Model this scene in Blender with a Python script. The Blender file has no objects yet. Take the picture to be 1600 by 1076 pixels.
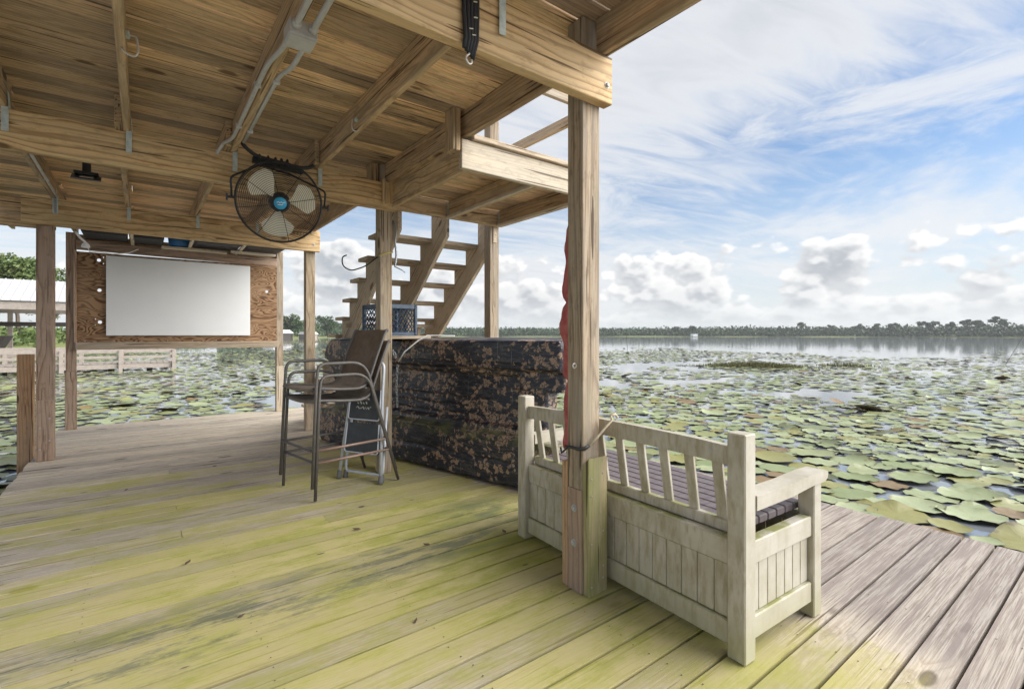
import bpy, math, random
import numpy as np
from mathutils import Matrix, Vector, noise as mnoise
random.seed(7)
R = math.radians
S = bpy.context.scene
COL = S.collection

# ------------------------------------------------------------------ camera, sky, sun, exposure
EYE = 1.25
cam_d = bpy.data.cameras.new('camera'); cam = bpy.data.objects.new('camera', cam_d); COL.objects.link(cam)
cam_d.sensor_width = 36; cam_d.lens = 36*765/1600; cam_d.shift_y = -0.0095
cam_d.clip_start = 0.02; cam_d.clip_end = 9000
cam.location = (0, 0, EYE); cam.rotation_euler = (R(90), 0, R(-37.1))
S.camera = cam
SUN_AZ = (0.74, -0.6726)          # towards the sun, over the lake to the right of the camera
SUN_EL = 33
sun_d = bpy.data.lights.new('sun', 'SUN'); sun = bpy.data.objects.new('sun', sun_d); COL.objects.link(sun)
sun_d.energy = 1.5; sun_d.angle = R(68); sun_d.color = (1.0, 0.975, 0.94)
sd = Vector((SUN_AZ[0]*math.cos(R(SUN_EL)), SUN_AZ[1]*math.cos(R(SUN_EL)), math.sin(R(SUN_EL))))
sun.rotation_euler = sd.to_track_quat('Z', 'Y').to_euler()
sun.location = sd*60
S.view_settings.view_transform = 'Standard'; S.view_settings.look = 'None'
S.view_settings.gamma = 1; S.view_settings.use_curve_mapping = False
S.view_settings.exposure = 2.2
S.render.engine = 'CYCLES'
S.cycles.use_denoising = True
S.cycles.adaptive_threshold = 0.014
S.cycles.max_bounces = 7; S.cycles.diffuse_bounces = 5; S.cycles.glossy_bounces = 3; S.cycles.transparent_max_bounces = 12
S.cycles.sample_clamp_indirect = 6

# ------------------------------------------------------------------ node helper
class NT:
    def __init__(s, tree): s.t = tree; s.t.nodes.clear()
    def n(s, typ, props=None, **ins):
        nd = s.t.nodes.new(typ)
        for k, v in (props or {}).items(): setattr(nd, k, v)
        for k, v in ins.items():
            key = int(k[1:]) if k[0] == 'i' and k[1:].isdigit() else k.replace('_', ' ')
            s.put(nd.inputs[key], v)
        return nd
    def put(s, sock, v):
        if isinstance(v, bpy.types.Node): v = v.outputs[0]
        if isinstance(v, bpy.types.NodeSocket): s.t.links.new(v, sock)
        elif isinstance(v, (tuple, list)) and len(v) == 3 and sock.type == 'RGBA': sock.default_value = (*v, 1)
        else: sock.default_value = v
    def m(s, op, a, b=0.0, c=0.0, clamp=False):
        return s.n('ShaderNodeMath', {'operation': op, 'use_clamp': clamp}, i0=a, i1=b, i2=c).outputs[0]
    def vm(s, op, a, b=(0, 0, 0)):
        nd = s.n('ShaderNodeVectorMath', {'operation': op}, i0=a, i1=b)
        return nd.outputs[1] if op in ('LENGTH', 'DOT_PRODUCT', 'DISTANCE') else nd.outputs[0]
    def mix(s, f, a, b, mode='MIX'):
        nd = s.n('ShaderNodeMix', {'data_type': 'RGBA', 'blend_type': mode})
        s.put(nd.inputs[0], f); s.put(nd.inputs[6], a); s.put(nd.inputs[7], b)
        return nd.outputs[2]
    def noise(s, vec, scale=1.0, detail=3.0, rough=0.5, dist=0.0):
        return s.n('ShaderNodeTexNoise', None, Vector=vec, Scale=scale, Detail=detail, Roughness=rough, Distortion=dist)
    def ramp(s, f, stops, interp='LINEAR'):
        nd = s.n('ShaderNodeValToRGB', None, Fac=f); cr = nd.color_ramp; cr.interpolation = interp
        while len(cr.elements) < len(stops): cr.elements.new(0.5)
        for e, (p, c) in zip(cr.elements, stops):
            e.position = p; e.color = (c, c, c, 1) if not isinstance(c, tuple) else (*c, 1)
        return nd.outputs[0]
    def mr(s, v, a, b, c=0.0, d=1.0, smooth=True):
        nd = s.n('ShaderNodeMapRange', {'interpolation_type': 'SMOOTHSTEP' if smooth else 'LINEAR', 'clamp': True})
        s.put(nd.inputs[0], v)
        for i, x in enumerate((a, b, c, d)): s.put(nd.inputs[i+1], x)
        return nd.outputs[0]
    def sep(s, v): return s.n('ShaderNodeSeparateXYZ', None, Vector=v).outputs
    def comb(s, x, y, z): return s.n('ShaderNodeCombineXYZ', None, X=x, Y=y, Z=z).outputs[0]
    def bump(s, h, strength=0.3, dist=0.01):
        return s.n('ShaderNodeBump', None, Strength=strength, Distance=dist, Height=h).outputs[0]
    def bsdf(s, **ins):
        b = s.n('ShaderNodeBsdfPrincipled', None, **ins)
        o = s.n('ShaderNodeOutputMaterial'); s.t.links.new(b.outputs[0], o.inputs[0]); return b

def new_mat(name):
    m = bpy.data.materials.new(name); m.use_nodes = True
    return m, NT(m.node_tree)

# ------------------------------------------------------------------ world: hazy summer sky with high cirrus and cumulus near the horizon
def build_world():
    w = bpy.data.worlds.new('World'); S.world = w; w.use_nodes = True
    t = NT(w.node_tree)
    sky = t.n('ShaderNodeTexSky', {'sky_type': 'NISHITA', 'sun_disc': False, 'sun_elevation': R(SUN_EL),
              'sun_rotation': math.atan2(SUN_AZ[0], SUN_AZ[1]), 'air_density': 1.0, 'dust_density': 0.5, 'ozone_density': 1.4, 'altitude': 0.0})
    d = t.vm('NORMALIZE', t.n('ShaderNodeTexCoord').outputs['Generated'])
    x, y, z = t.sep(d)
    # planar projection for the cirrus deck
    zz = t.m('ADD', t.m('MAXIMUM', z, 0.0), 0.10)
    px, py = t.m('DIVIDE', x, zz), t.m('DIVIDE', y, zz)
    ca, sa = math.cos(R(-12)), math.sin(R(-12))
    u = t.m('ADD', t.m('MULTIPLY', px, ca), t.m('MULTIPLY', py, sa))
    v = t.m('SUBTRACT', t.m('MULTIPLY', py, ca), t.m('MULTIPLY', px, sa))
    p1 = t.comb(t.m('MULTIPLY', u, 0.42), t.m('MULTIPLY', v, 0.85), 3.7)
    n1 = t.noise(p1, 1.0, 6, 0.58, 0.7).outputs[0]
    p2 = t.comb(t.m('MULTIPLY', u, 0.28), t.m('MULTIPLY', v, 0.22), 1.3)
    n2 = t.noise(p2, 1.0, 4, 0.5, 0.3).outputs[0]
    p3 = t.comb(t.m('MULTIPLY', u, 1.5), t.m('MULTIPLY', v, 5.5), 8.1)
    n3 = t.noise(p3, 1.0, 5, 0.62, 1.2).outputs[0]
    cov = t.m('ADD', t.m('ADD', t.m('MULTIPLY', n1, 0.80), t.m('MULTIPLY', n2, 1.0)), t.m('MULTIPLY', n3, 0.62))
    # broad cloud sheet up over the roof side, thinning over the open lake
    def blob(px_, py_, rad):
        a = (px_-800)/765; e = (522-py_)/765
        c, s_ = math.cos(R(-37.1)), math.sin(R(-37.1))
        vx, vy = a*c - 1*s_, a*s_ + 1*c
        q = Vector((vx, vy, e)).normalized()
        return q
    q = blob(1010, -60, 0); sheet = t.mr(t.vm('DISTANCE', d, tuple(q)), 0.0, 0.62, 0.30, 0.0)
    q = blob(1150, 290, 0); hole = t.mr(t.vm('DISTANCE', t.vm('MULTIPLY', d, (1, 1, 1.9)), (q[0], q[1], q[2]*1.9)), 0.05, 0.42, 0.20, 0.0)
    q = blob(1560, 150, 0); hole2 = t.mr(t.vm('DISTANCE', d, tuple(q)), 0.0, 0.26, 0.26, 0.0)
    cov = t.m('SUBTRACT', t.m('SUBTRACT', t.m('ADD', cov, sheet), hole), hole2)
    cirrus = t.mr(cov, 0.92, 1.42)
    cirrus = t.m('MULTIPLY', cirrus, 0.93)
    wv = t.comb(t.m('ADD', t.m('MULTIPLY', t.m('ARCTAN2', x, y), 3.2), t.m('MULTIPLY', z, 3.0)), t.m('SUBTRACT', t.m('MULTIPLY', z, 11.0), t.m('MULTIPLY', t.m('ARCTAN2', x, y), 1.1)), 2.2)
    n4 = t.noise(wv, 1.0, 7, 0.66, 0.5).outputs[0]
    wisp = t.m('MULTIPLY', t.mr(n4, 0.40, 0.68), 0.82)
    cirrus = t.m('MAXIMUM', cirrus, wisp)
    # cumulus: billowy noise in azimuth / elevation
    az = t.m('ARCTAN2', x, y)
    el = t.m('ARCSINE', z)
    cb = t.comb(t.m('MULTIPLY', az, 1.0), t.m('MULTIPLY', el, 1.45), 0.0)
    def billow(off, lo=True):
        pv = t.vm('ADD', cb, off)
        a_ = t.noise(pv, 7.0, 3, 0.5, 0.1).outputs[0]
        vor = t.n('ShaderNodeTexVoronoi', {'feature': 'F1', 'voronoi_dimensions': '2D'}, Vector=t.vm('ADD', pv, t.vm('MULTIPLY', t.noise(pv, 26, 3, 0.6).outputs[1], (0.035, 0.035, 0))), Scale=22.0).outputs[0]
        vor2 = t.n('ShaderNodeTexVoronoi', {'feature': 'F1', 'voronoi_dimensions': '2D'}, Vector=pv, Scale=64.0).outputs[0]
        return t.m('SUBTRACT', t.m('SUBTRACT', a_, t.m('MULTIPLY', vor, 0.26)), t.m('MULTIPLY', vor2, 0.07))
    boost = None
    for (bx, by, sx, a) in ((1085, 415, 0.15, 0.36), (985, 425, 0.09, 0.28), (1290, 425, 0.09, 0.34), (1520, 460, 0.10, 0.17), (1400, 480, 0.08, 0.08), (800, 440, 0.13, 0.34), (520, 425, 0.14, 0.36),
                            (690, 450, 0.10, 0.26), (170, 300, 0.2, 0.2)):
        q = blob(bx, by, 0)
        g = t.mr(t.vm('DISTANCE', t.vm('MULTIPLY', d, (1, 1, 1.15)), (q[0], q[1], q[2]*1.15)), 0.0, sx, a, 0.0)
        boost = g if boost is None else t.m('MAXIMUM', boost, g)
    lowband = t.mr(el, 0.0, 0.13, 0.26, -0.06)
    fall = t.mr(el, 0.16, 0.24, 0.0, -0.6)
    def dens(off): return t.m('ADD', t.m('ADD', t.m('ADD', billow(off), boost), lowband), fall)
    c0 = dens((0, 0, 0))
    lo = billow((0.010, 0.020, 0)); base = billow((0, 0, 0))
    cum = t.mr(c0, 0.40, 0.50)
    rim = t.mr(t.m('SUBTRACT', base, lo), -0.09, 0.11)          # side that turns to the sun
    body = t.mr(c0, 0.42, 0.72)
    shade = t.m('ADD', t.m('MULTIPLY', rim, 0.72), t.m('MULTIPLY', t.m('SUBTRACT', 1.0, body), 0.45), clamp=True)
    cumcol = t.mix(shade, (2.1, 2.24, 2.42), (4.5, 4.47, 4.4))
    # compose; the sky texture itself is scaled by the background strength
    skyc = t.mix(1.0, sky.outputs[0], (0.53, 0.59, 0.65), 'MULTIPLY')
    hz = t.mr(el, 0.0, 0.34, 0.85, 0.0)
    base_c = t.mix(hz, skyc, (3.25, 3.42, 3.55))
    thick = t.mr(cov, 1.22, 1.75)
    circ = t.mix(thick, (3.75, 3.82, 3.9), (2.75, 2.86, 3.05))
    c = t.mix(cirrus, base_c, circ)
    cumfade = t.m('MULTIPLY', cum, t.mr(el, 0.0, 0.09, 0.15, 0.92))
    c = t.mix(cumfade, c, cumcol)
    below = t.mr(z, -0.03, 0.0, 0.0, 1.0)
    c = t.mix(below, (1.2, 1.25, 1.2), c)
    bg = t.n('ShaderNodeBackground', None, Color=c, Strength=0.052)
    o = t.n('ShaderNodeOutputWorld'); t.t.links.new(bg.outputs[0], o.inputs[0])
build_world()

# ------------------------------------------------------------------ object helpers
WM = {}
def link(o, parent=None, M=Matrix()):
    COL.objects.link(o); WM[o.name] = M.copy()
    if parent is not None:
        o.parent = parent
        o.matrix_local = WM[parent.name].inverted() @ M
    else:
        o.matrix_world = M
    return o
def tag(o, label, cat, group=None):
    o['label'] = label; o['category'] = cat
    if group: o['group'] = group
    return o
def thing(name, label, cat, loc=(0, 0, 0), rz=0.0, group=None):
    o = bpy.data.objects.new(name, None); o.empty_display_size = 0.1
    link(o, None, Matrix.Translation(loc) @ Matrix.Rotation(rz, 4, 'Z'))
    return tag(o, label, cat, group)
class MB:
    def __init__(s): s.v = []; s.f = []
    def add(s, vs, fs, M=None):
        k = len(s.v)
        s.v += [tuple(M @ Vector(p)) if M is not None else tuple(p) for p in vs]
        s.f += [tuple(i+k for i in f) for f in fs]; return s
    def box(s, c, d, M=None, b=0.0):
        vs, fs = cbox(d[0], d[1], d[2], b)
        T = Matrix.Translation(c)
        return s.add(vs, fs, (M @ T) if M is not None else T)
    def tube(s, pts, r, n=8, closed=False, cap=True):
        pts = [Vector(p) for p in pts]; N = len(pts); k = len(s.v)
        rr = r if isinstance(r, (list, tuple)) else [r]*N
        tan = []
        for i in range(N):
            a = pts[(i-1) % N] if (closed or i > 0) else pts[i]
            b = pts[(i+1) % N] if (closed or i < N-1) else pts[i]
            tan.append((b-a).normalized())
        up = Vector((0, 0, 1)) if abs(tan[0].z) < 0.9 else Vector((1, 0, 0))
        nrm = (up - tan[0]*up.dot(tan[0])).normalized()
        for i in range(N):
            nrm = (nrm - tan[i]*nrm.dot(tan[i])).normalized()
            bi = tan[i].cross(nrm)
            for j in range(n):
                a = 2*math.pi*j/n
                s.v.append(tuple(pts[i] + (nrm*math.cos(a) + bi*math.sin(a))*rr[i]))
        for i in range(N if closed else N-1):
            i2 = (i+1) % N
            for j in range(n):
                j2 = (j+1) % n
                s.f.append((k+i*n+j, k+i*n+j2, k+i2*n+j2, k+i2*n+j))
        if cap and not closed:
            s.f.append(tuple(k+j for j in reversed(range(n)))); s.f.append(tuple(k+(N-1)*n+j for j in range(n)))
        return s
    def lathe(s, prof, n=16, M=None, cap=True):
        vs, fs = [], []; m = len(prof)
        for (r, z) in prof:
            for j in range(n):
                a = 2*math.pi*j/n; vs.append((r*math.cos(a), r*math.sin(a), z))
        for i in range(m-1):
            for j in range(n):
                j2 = (j+1) % n; fs.append((i*n+j, i*n+j2, (i+1)*n+j2, (i+1)*n+j))
        if cap:
            fs.append(tuple(reversed(range(n)))); fs.append(tuple((m-1)*n+j for j in range(n)))
        return s.add(vs, fs, M)
    def prism(s, poly, t0, t1, M=None):
        n = len(poly)
        vs = [(x, t0, z) for x, z in poly] + [(x, t1, z) for x, z in poly]
        fs = [tuple(range(n)), tuple(reversed(range(n, 2*n)))]
        fs += [((i+1) % n, i, n+i, n+(i+1) % n) for i in range(n)]
        return s.add(vs, fs, M)
    def mesh(s, name, mat, smooth=False):
        me = bpy.data.meshes.new(name); me.from_pydata(s.v, [], s.f)
        me.materials.append(mat)
        if smooth:
            me.polygons.foreach_set('use_smooth', [True]*len(me.polygons))
        me.update(); return me
    def build(s, name, mat, parent=None, M=Matrix(), smooth=False):
        return link(bpy.data.objects.new(name, s.mesh(name, mat, smooth)), parent, M)
def cbox(dx, dy, dz, b=0.0):
    hx, hy, hz = dx/2, dy/2, dz/2
    if b <= 0:
        v = [(sx*hx, sy*hy, sz*hz) for sx in (-1, 1) for sy in (-1, 1) for sz in (-1, 1)]
        f = [(0, 1, 3, 2), (4, 6, 7, 5), (0, 4, 5, 1), (2, 3, 7, 6), (0, 2, 6, 4), (1, 5, 7, 3)]
        return v, f
    b = min(b, 0.45*min(dx, dy, dz)); v = []; idx = {}
    for sx in (-1, 1):
        for sy in (-1, 1):
            for sz in (-1, 1):
                idx[sx, sy, sz] = len(v)
                v += [(sx*hx, sy*(hy-b), sz*(hz-b)), (sx*(hx-b), sy*hy, sz*(hz-b)), (sx*(hx-b), sy*(hy-b), sz*hz)]
    g = lambda a, k: idx[a]+k
    f = []
    for s_ in (-1, 1):
        q = [(s_, -1, -1), (s_, 1, -1), (s_, 1, 1), (s_, -1, 1)]; q = q if s_ > 0 else q[::-1]; f.append(tuple(g(a, 0) for a in q))
        q = [(-1, s_, -1), (-1, s_, 1), (1, s_, 1), (1, s_, -1)]; q = q if s_ > 0 else q[::-1]; f.append(tuple(g(a, 1) for a in q))
        q = [(-1, -1, s_), (1, -1, s_), (1, 1, s_), (-1, 1, s_)]; q = q if s_ > 0 else q[::-1]; f.append(tuple(g(a, 2) for a in q))
    for a_ in (-1, 1):
        for b_ in (-1, 1):
            p, q = (-1, a_, b_), (1, a_, b_); f.append((g(p, 1), g(q, 1), g(q, 2), g(p, 2)) if a_*b_ < 0 else (g(p, 2), g(q, 2), g(q, 1), g(p, 1)))
            p, q = (a_, -1, b_), (a_, 1, b_); f.append((g(p, 0), g(q, 0), g(q, 2), g(p, 2)) if a_*b_ > 0 else (g(p, 2), g(q, 2), g(q, 0), g(p, 0)))
            p, q = (a_, b_, -1), (a_, b_, 1); f.append((g(p, 0), g(q, 0), g(q, 1), g(p, 1)) if a_*b_ < 0 else (g(p, 1), g(q, 1), g(q, 0), g(p, 0)))
    for a in idx:
        t = (g(a, 0), g(a, 1), g(a, 2)); f.append(t if a[0]*a[1]*a[2] > 0 else t[::-1])
    return v, f
_tm = {}
def timber_mesh(L, w, h, mat, b=0.004):
    k = (round(L, 3), round(w, 3), round(h, 3), mat.name, b)
    if k not in _tm: _tm[k] = MB().box((0, 0, 0), (L, w, h), b=b).mesh('timber', mat)
    return _tm[k]
def frame(a, b, up=(0, 0, 1)):
    a, b = Vector(a), Vector(b); x = (b-a).normalized(); up = Vector(up)
    y = up.cross(x)
    if y.length < 1e-4: y = Vector((0, 1, 0)).cross(x) if abs(x.y) < .9 else Vector((1, 0, 0)).cross(x)
    y.normalize(); z = x.cross(y)
    return Matrix(((x.x, y.x, z.x, (a.x+b.x)/2), (x.y, y.y, z.y, (a.y+b.y)/2), (x.z, y.z, z.z, (a.z+b.z)/2), (0, 0, 0, 1)))
def timber(name, a, b, w, h, mat, parent, up=(0, 0, 1), bev=0.004, roll=0.0):
    L = (Vector(b)-Vector(a)).length
    return link(bpy.data.objects.new(name, timber_mesh(L, w, h, mat, bev)), parent, frame(a, b, up) @ Matrix.Rotation(roll, 4, 'X'))
def post(name, x, y, z0, z1, wx, wy, mat, parent):          # vertical square timber, grain upright
    return timber(name, (x, y, z0), (x, y, z1), wy, wx, mat, parent, up=(1, 0, 0))
def fillet(pts, r, n=5):
    out = [Vector(pts[0])]
    for i in range(1, len(pts)-1):
        p, a, b = Vector(pts[i]), Vector(pts[i-1]), Vector(pts[i+1])
        d1, d2 = (a-p), (b-p); rr = min(r, d1.length*.49, d2.length*.49)
        s, e = p+d1.normalized()*rr, p+d2.normalized()*rr
        for k in range(n+1):
            t = k/n; out.append(s*(1-t)**2 + p*2*t*(1-t) + e*t*t)
    out.append(Vector(pts[-1])); return out
def copy_tree(o, parent, M):                                  # a thing, its parts and their sub-parts
    c = o.copy(); COL.objects.link(c); WM[c.name] = M
    if parent is None: c.matrix_world = M
    else: c.parent = parent; c.matrix_local = WM[parent.name].inverted() @ M
    base = WM[o.name].inverted()
    for ch in [k for k in KIDS.get(o.name, [])]: copy_tree(ch, c, M @ base @ WM[ch.name])
    return c
KIDS = {}

# ------------------------------------------------------------------ materials
def wood(name, light, dark, grey=(0.36, 0.34, 0.31), grey_amt=0.25, ring=95.0, ring_amt=0.6, knots=0.5, fib=0.5, var=0.25, rough=0.75, bump=0.25, extra=None, stain=None, warp=0.05):
    m, t = new_mat(name)
    tc = t.n('ShaderNodeTexCoord').outputs['Object']
    rnd = t.n('ShaderNodeObjectInfo').outputs['Random']
    wn = t.n('ShaderNodeTexWhiteNoise', {'noise_dimensions': '1D'}, W=t.m('MULTIPLY', rnd, 917.3))
    off = t.vm('MULTIPLY', wn.outputs['Color'], (43.0, 31.0, 17.0))
    v = t.vm('ADD', tc, off)
    x, y, z = t.sep(tc)
    low = t.n('ShaderNodeTexNoise', None, Vector=t.vm('MULTIPLY', v, (0.9, 3.0, 3.0)), Scale=1.0, Detail=2.0).outputs[1]
    lx, ly, lz = t.sep(t.vm('SUBTRACT', low, (0.5, 0.5, 0.5)))
    rx, ry, rz = t.sep(t.vm('SUBTRACT', wn.outputs['Color'], (0.5, 0.5, 0.5)))
    # knots
    kv = t.n('ShaderNodeTexVoronoi', {'feature': 'F1'}, Vector=t.vm('MULTIPLY', v, (0.8, 2.0, 2.0)), Scale=2.4, Randomness=1.0)
    kd = t.m('ADD', kv.outputs['Distance'], t.m('MULTIPLY', lx, 0.12))
    ksel = t.m('LESS_THAN', t.sep(kv.outputs['Color'])[0], min(1.0, knots*1.6))
    kw = t.m('MULTIPLY', t.mr(kd, 0.0, 0.42, 1.0, 0.0), ksel)
    kc = t.m('MULTIPLY', t.mr(kd, 0.07, 0.135, 1.0, 0.0), ksel)
    yy = t.m('ADD', t.m('ADD', y, t.m('MULTIPLY', ry, 0.16)), t.m('MULTIPLY', ly, warp*1.6))
    zz = t.m('ADD', t.m('ADD', z, t.m('ADD', t.m('MULTIPLY', rz, 0.10), t.m('MULTIPLY', x, t.m('MULTIPLY', rx, 0.03)))), t.m('MULTIPLY', lz, warp*1.6))
    rr = t.m('SQRT', t.m('ADD', t.m('MULTIPLY', yy, yy), t.m('MULTIPLY', zz, zz)))
    rr = t.m('ADD', rr, t.m('MULTIPLY', kw, 0.035))
    fibv = t.noise(t.vm('MULTIPLY', v, (4.0, 170.0, 170.0)), 1.0, 3, 0.7).outputs[0]
    mott = t.noise(t.vm('MULTIPLY', v, (9.0, 26.0, 26.0)), 1.0, 4, 0.7).outputs[0]
    ph = t.m('FRACT', t.m('ADD', t.m('MULTIPLY', rr, ring), t.m('MULTIPLY', fibv, 0.35)))
    late = t.ramp(ph, [(0.0, 0.0), (0.55, 0.15), (0.86, 1.0), (0.93, 0.75), (1.0, 0.0)])
    col = t.mix(t.m('MULTIPLY', late, ring_amt), light, dark)
    col = t.mix(t.m('MULTIPLY', t.mr(fibv, 0.42, 0.66), fib), col, dark)
    col = t.mix(t.m('MULTIPLY', t.mr(mott, 0.50, 0.68), 0.42), col, tuple(c*0.62 for c in dark))
    streak = t.noise(t.vm('MULTIPLY', v, (1.2, 26.0, 26.0)), 1.0, 4, 0.65).outputs[0]
    patch = t.noise(t.vm('MULTIPLY', v, (1.6, 5.0, 5.0)), 1.0, 4, 0.6).outputs[0]
    gm = t.m('MULTIPLY', t.mr(t.m('ADD', t.m('MULTIPLY', streak, 0.6), t.m('MULTIPLY', patch, 0.4)), 0.40, 0.64), grey_amt, clamp=True)
    col = t.mix(gm, col, grey)
    if stain: col = stain(t, col, v, streak, patch)
    col = t.mix(t.m('MULTIPLY', kc, 0.85), col, tuple(c*0.35 for c in dark))
    crack = t.mr(t.noise(t.vm('MULTIPLY', v, (1.6, 60.0, 60.0)), 1.0, 1, 0.4).outputs[0], 0.66, 0.685)
    col = t.mix(t.m('MULTIPLY', crack, 0.85), col, tuple(c*0.3 for c in dark))
    if extra: col = extra(t, col, v, fibv, streak, patch)
    val = t.m('ADD', t.m('MULTIPLY', rnd, var*2), 1.0-var)
    col = t.mix(1.0, col, t.comb(val, t.m('ADD', t.m('MULTIPLY', t.m('SUBTRACT', val, 1.0), 0.95), 1.0), t.m('ADD', t.m('MULTIPLY', t.m('SUBTRACT', val, 1.0), 0.8), 1.0)), 'MULTIPLY')
    h = fibv
    t.bsdf(Base_Color=col, Roughness=rough, Normal=t.bump(h, bump, 0.004), **{'Specular_IOR_Level': 0.25})
    return m
def moss_deck(t, col, v, fibv, streak, patch):
    pos = t.n('ShaderNodeNewGeometry').outputs['Position']
    X, Y, Z = t.sep(pos)
    big = t.noise(t.vm('MULTIPLY', pos, (0.55, 0.9, 1.0)), 1.0, 4, 0.6).outputs[0]
    med = t.noise(t.vm('MULTIPLY', pos, (3.0, 6.0, 1.0)), 1.0, 6, 0.72).outputs[0]
    # sun-bleached silver boards beyond the drip line of the upper deck
    edge = t.m('ADD', X, t.m('MULTIPLY', t.m('SUBTRACT', big, 0.5), 0.6))
    wx = t.m('MAXIMUM', t.mr(edge, 2.30, 2.62), t.m('MULTIPLY', t.mr(Y, 0.52, 0.40), t.mr(X, 1.3, 1.7)))
    silver = t.mix(t.mr(fibv, 0.36, 0.64), (0.42, 0.37, 0.325), (0.21, 0.172, 0.148))
    silver = t.mix(t.mr(streak, 0.48, 0.64), silver, (0.23, 0.185, 0.17))
    col = t.mix(t.m('MULTIPLY', wx, 0.86), col, silver)
    # algae: yellow green, strongest along the drip line and around the boat
    reg = t.m('ADD', t.m('MULTIPLY', t.mr(t.vm('DISTANCE', pos, (1.0, 2.6, 0.0)), 0.3, 3.6, 1.0, 0.0), 0.40), t.m('MULTIPLY', t.mr(t.m('ABSOLUTE', t.m('SUBTRACT', X, 1.75)), 0.0, 0.9, 1.0, 0.0), 0.17))
    reg = t.m('ADD', reg, t.m('MULTIPLY', t.mr(t.vm('DISTANCE', pos, (-0.2, 4.7, 0.0)), 0.1, 1.3, 1.0, 0.0), 0.18))
    a = t.m('ADD', t.m('ADD', t.m('MULTIPLY', big, 0.45), t.m('MULTIPLY', med, 0.55)), reg)
    a = t.m('ADD', a, t.m('ADD', t.m('MULTIPLY', t.m('SUBTRACT', fibv, 0.5), 0.22), t.m('MULTIPLY', t.m('SUBTRACT', t.n('ShaderNodeObjectInfo').outputs['Random'], 0.5), 0.26)))
    a = t.m('SUBTRACT', a, t.m('MULTIPLY', wx, 0.75))
    a = t.m('SUBTRACT', a, t.mr(Y, 5.6, 7.2, 0.0, 0.3))
    mask = t.mr(a, 0.55, 0.88)
    mcol = t.mix(t.mr(med, 0.40, 0.70), (0.40, 0.35, 0.13), (0.34, 0.335, 0.05))
    col = t.mix(t.m('MULTIPLY', mask, 0.80), col, mcol)
    deep = t.mr(a, 0.93, 1.16)
    col = t.mix(t.m('MULTIPLY', deep, 0.7), col, (0.20, 0.215, 0.035))
    # slate dark damp streak running off from the boat
    ln = t.m('SUBTRACT', Y, t.m('ADD', 2.45, t.m('MULTIPLY', X, 0.10)))
    damp = t.m('MULTIPLY', t.mr(t.m('ABSOLUTE', ln), 0.05, 0.36, 1.0, 0.0), t.mr(t.noise(t.vm('MULTIPLY', pos, (1.9, 8.0, 1.0)), 1.0, 6, 0.75).outputs[0], 0.47, 0.58))
    damp = t.m('MAXIMUM', t.m('MULTIPLY', damp, t.mr(X, 1.6, 2.1, 1.0, 0.0)), t.m('MULTIPLY', t.mr(t.vm('DISTANCE', pos, (1.95, 2.85, 0)), 0.08, 0.5, 1.0, 0.0), t.mr(med, 0.36, 0.6)))
    col = t.mix(t.m('MULTIPLY', t.m('MULTIPLY', damp, t.mr(fibv, 0.30, 0.55, 0.45, 1.0)), 0.75), col, (0.11, 0.125, 0.10))
    # small black mildew spots
    sp = t.n('ShaderNodeTexVoronoi', {'feature': 'F1'}, Vector=t.vm('MULTIPLY', pos, (1.0, 2.6, 1.0)), Scale=2.6)
    spm = t.m('MULTIPLY', t.mr(t.m('ADD', sp.outputs['Distance'], t.m('MULTIPLY', t.m('SUBTRACT', fibv, 0.5), 0.09)), 0.05, 0.075, 1.0, 0.0), t.m('LESS_THAN', t.sep(sp.outputs['Color'])[0], 0.42))
    col = t.mix(t.m('MULTIPLY', spm, 0.8), col, (0.05, 0.055, 0.045))
    return col
def green_stain(lo=0.50, hi=0.72, c=(0.20, 0.22, 0.10), amt=0.6):
    def f(t, col, v, streak, patch):
        n_ = t.noise(t.vm('MULTIPLY', v, (1.3, 9.0, 9.0)), 1.0, 4, 0.6).outputs[0]
        return t.mix(t.m('MULTIPLY', t.mr(n_, lo, hi), amt), col, c)
    return f
M_DECK = wood('weathered_deck_wood', (0.61, 0.525, 0.41), (0.31, 0.235, 0.16), (0.43, 0.395, 0.345), 0.5, 55, 0.5, 0.30, 0.4, 0.20, 0.8, 0.4, extra=moss_deck)
M_CEIL = wood('ceiling_board_wood', (0.80, 0.57, 0.335), (0.36, 0.215, 0.115), (0.42, 0.345, 0.235), 0.42, 48, 0.6, 0.5, 0.34, 0.46, 0.7, 0.35, stain=green_stain(0.52, 0.68, (0.23, 0.185, 0.11), 0.55))
M_BEAM = wood('golden_beam_wood', (0.76, 0.54, 0.28), (0.31, 0.16, 0.055), (0.50, 0.40, 0.25), 0.4, 26, 0.8, 0.5, 0.2, 0.08, 0.65, 0.22, stain=green_stain(0.55, 0.75, (0.40, 0.31, 0.16), 0.5), warp=0.15)
M_JOIST = wood('joist_wood', (0.64, 0.46, 0.265), (0.27, 0.16, 0.082), (0.37, 0.305, 0.215), 0.6, 44, 0.7, 0.4, 0.45, 0.14, 0.7, 0.28, stain=green_stain(0.5, 0.7, (0.27, 0.225, 0.14), 0.7), warp=0.07)
M_POST = wood('post_wood', (0.47, 0.37, 0.255), (0.18, 0.122, 0.074), (0.33, 0.29, 0.235), 0.8, 40, 0.75, 0.4, 0.6, 0.10, 0.75, 0.4, warp=0.08, stain=green_stain(0.52, 0.72, (0.25, 0.22, 0.14), 0.6))
M_SCAB = wood('mossy_scab_wood', (0.46, 0.37, 0.23), (0.20, 0.15, 0.08), (0.25, 0.25, 0.12), 0.9, 45, 0.5, 0.2, 0.4, 0.1, 0.8, 0.3, stain=green_stain(0.45, 0.66, (0.22, 0.235, 0.075), 0.7))
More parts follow.
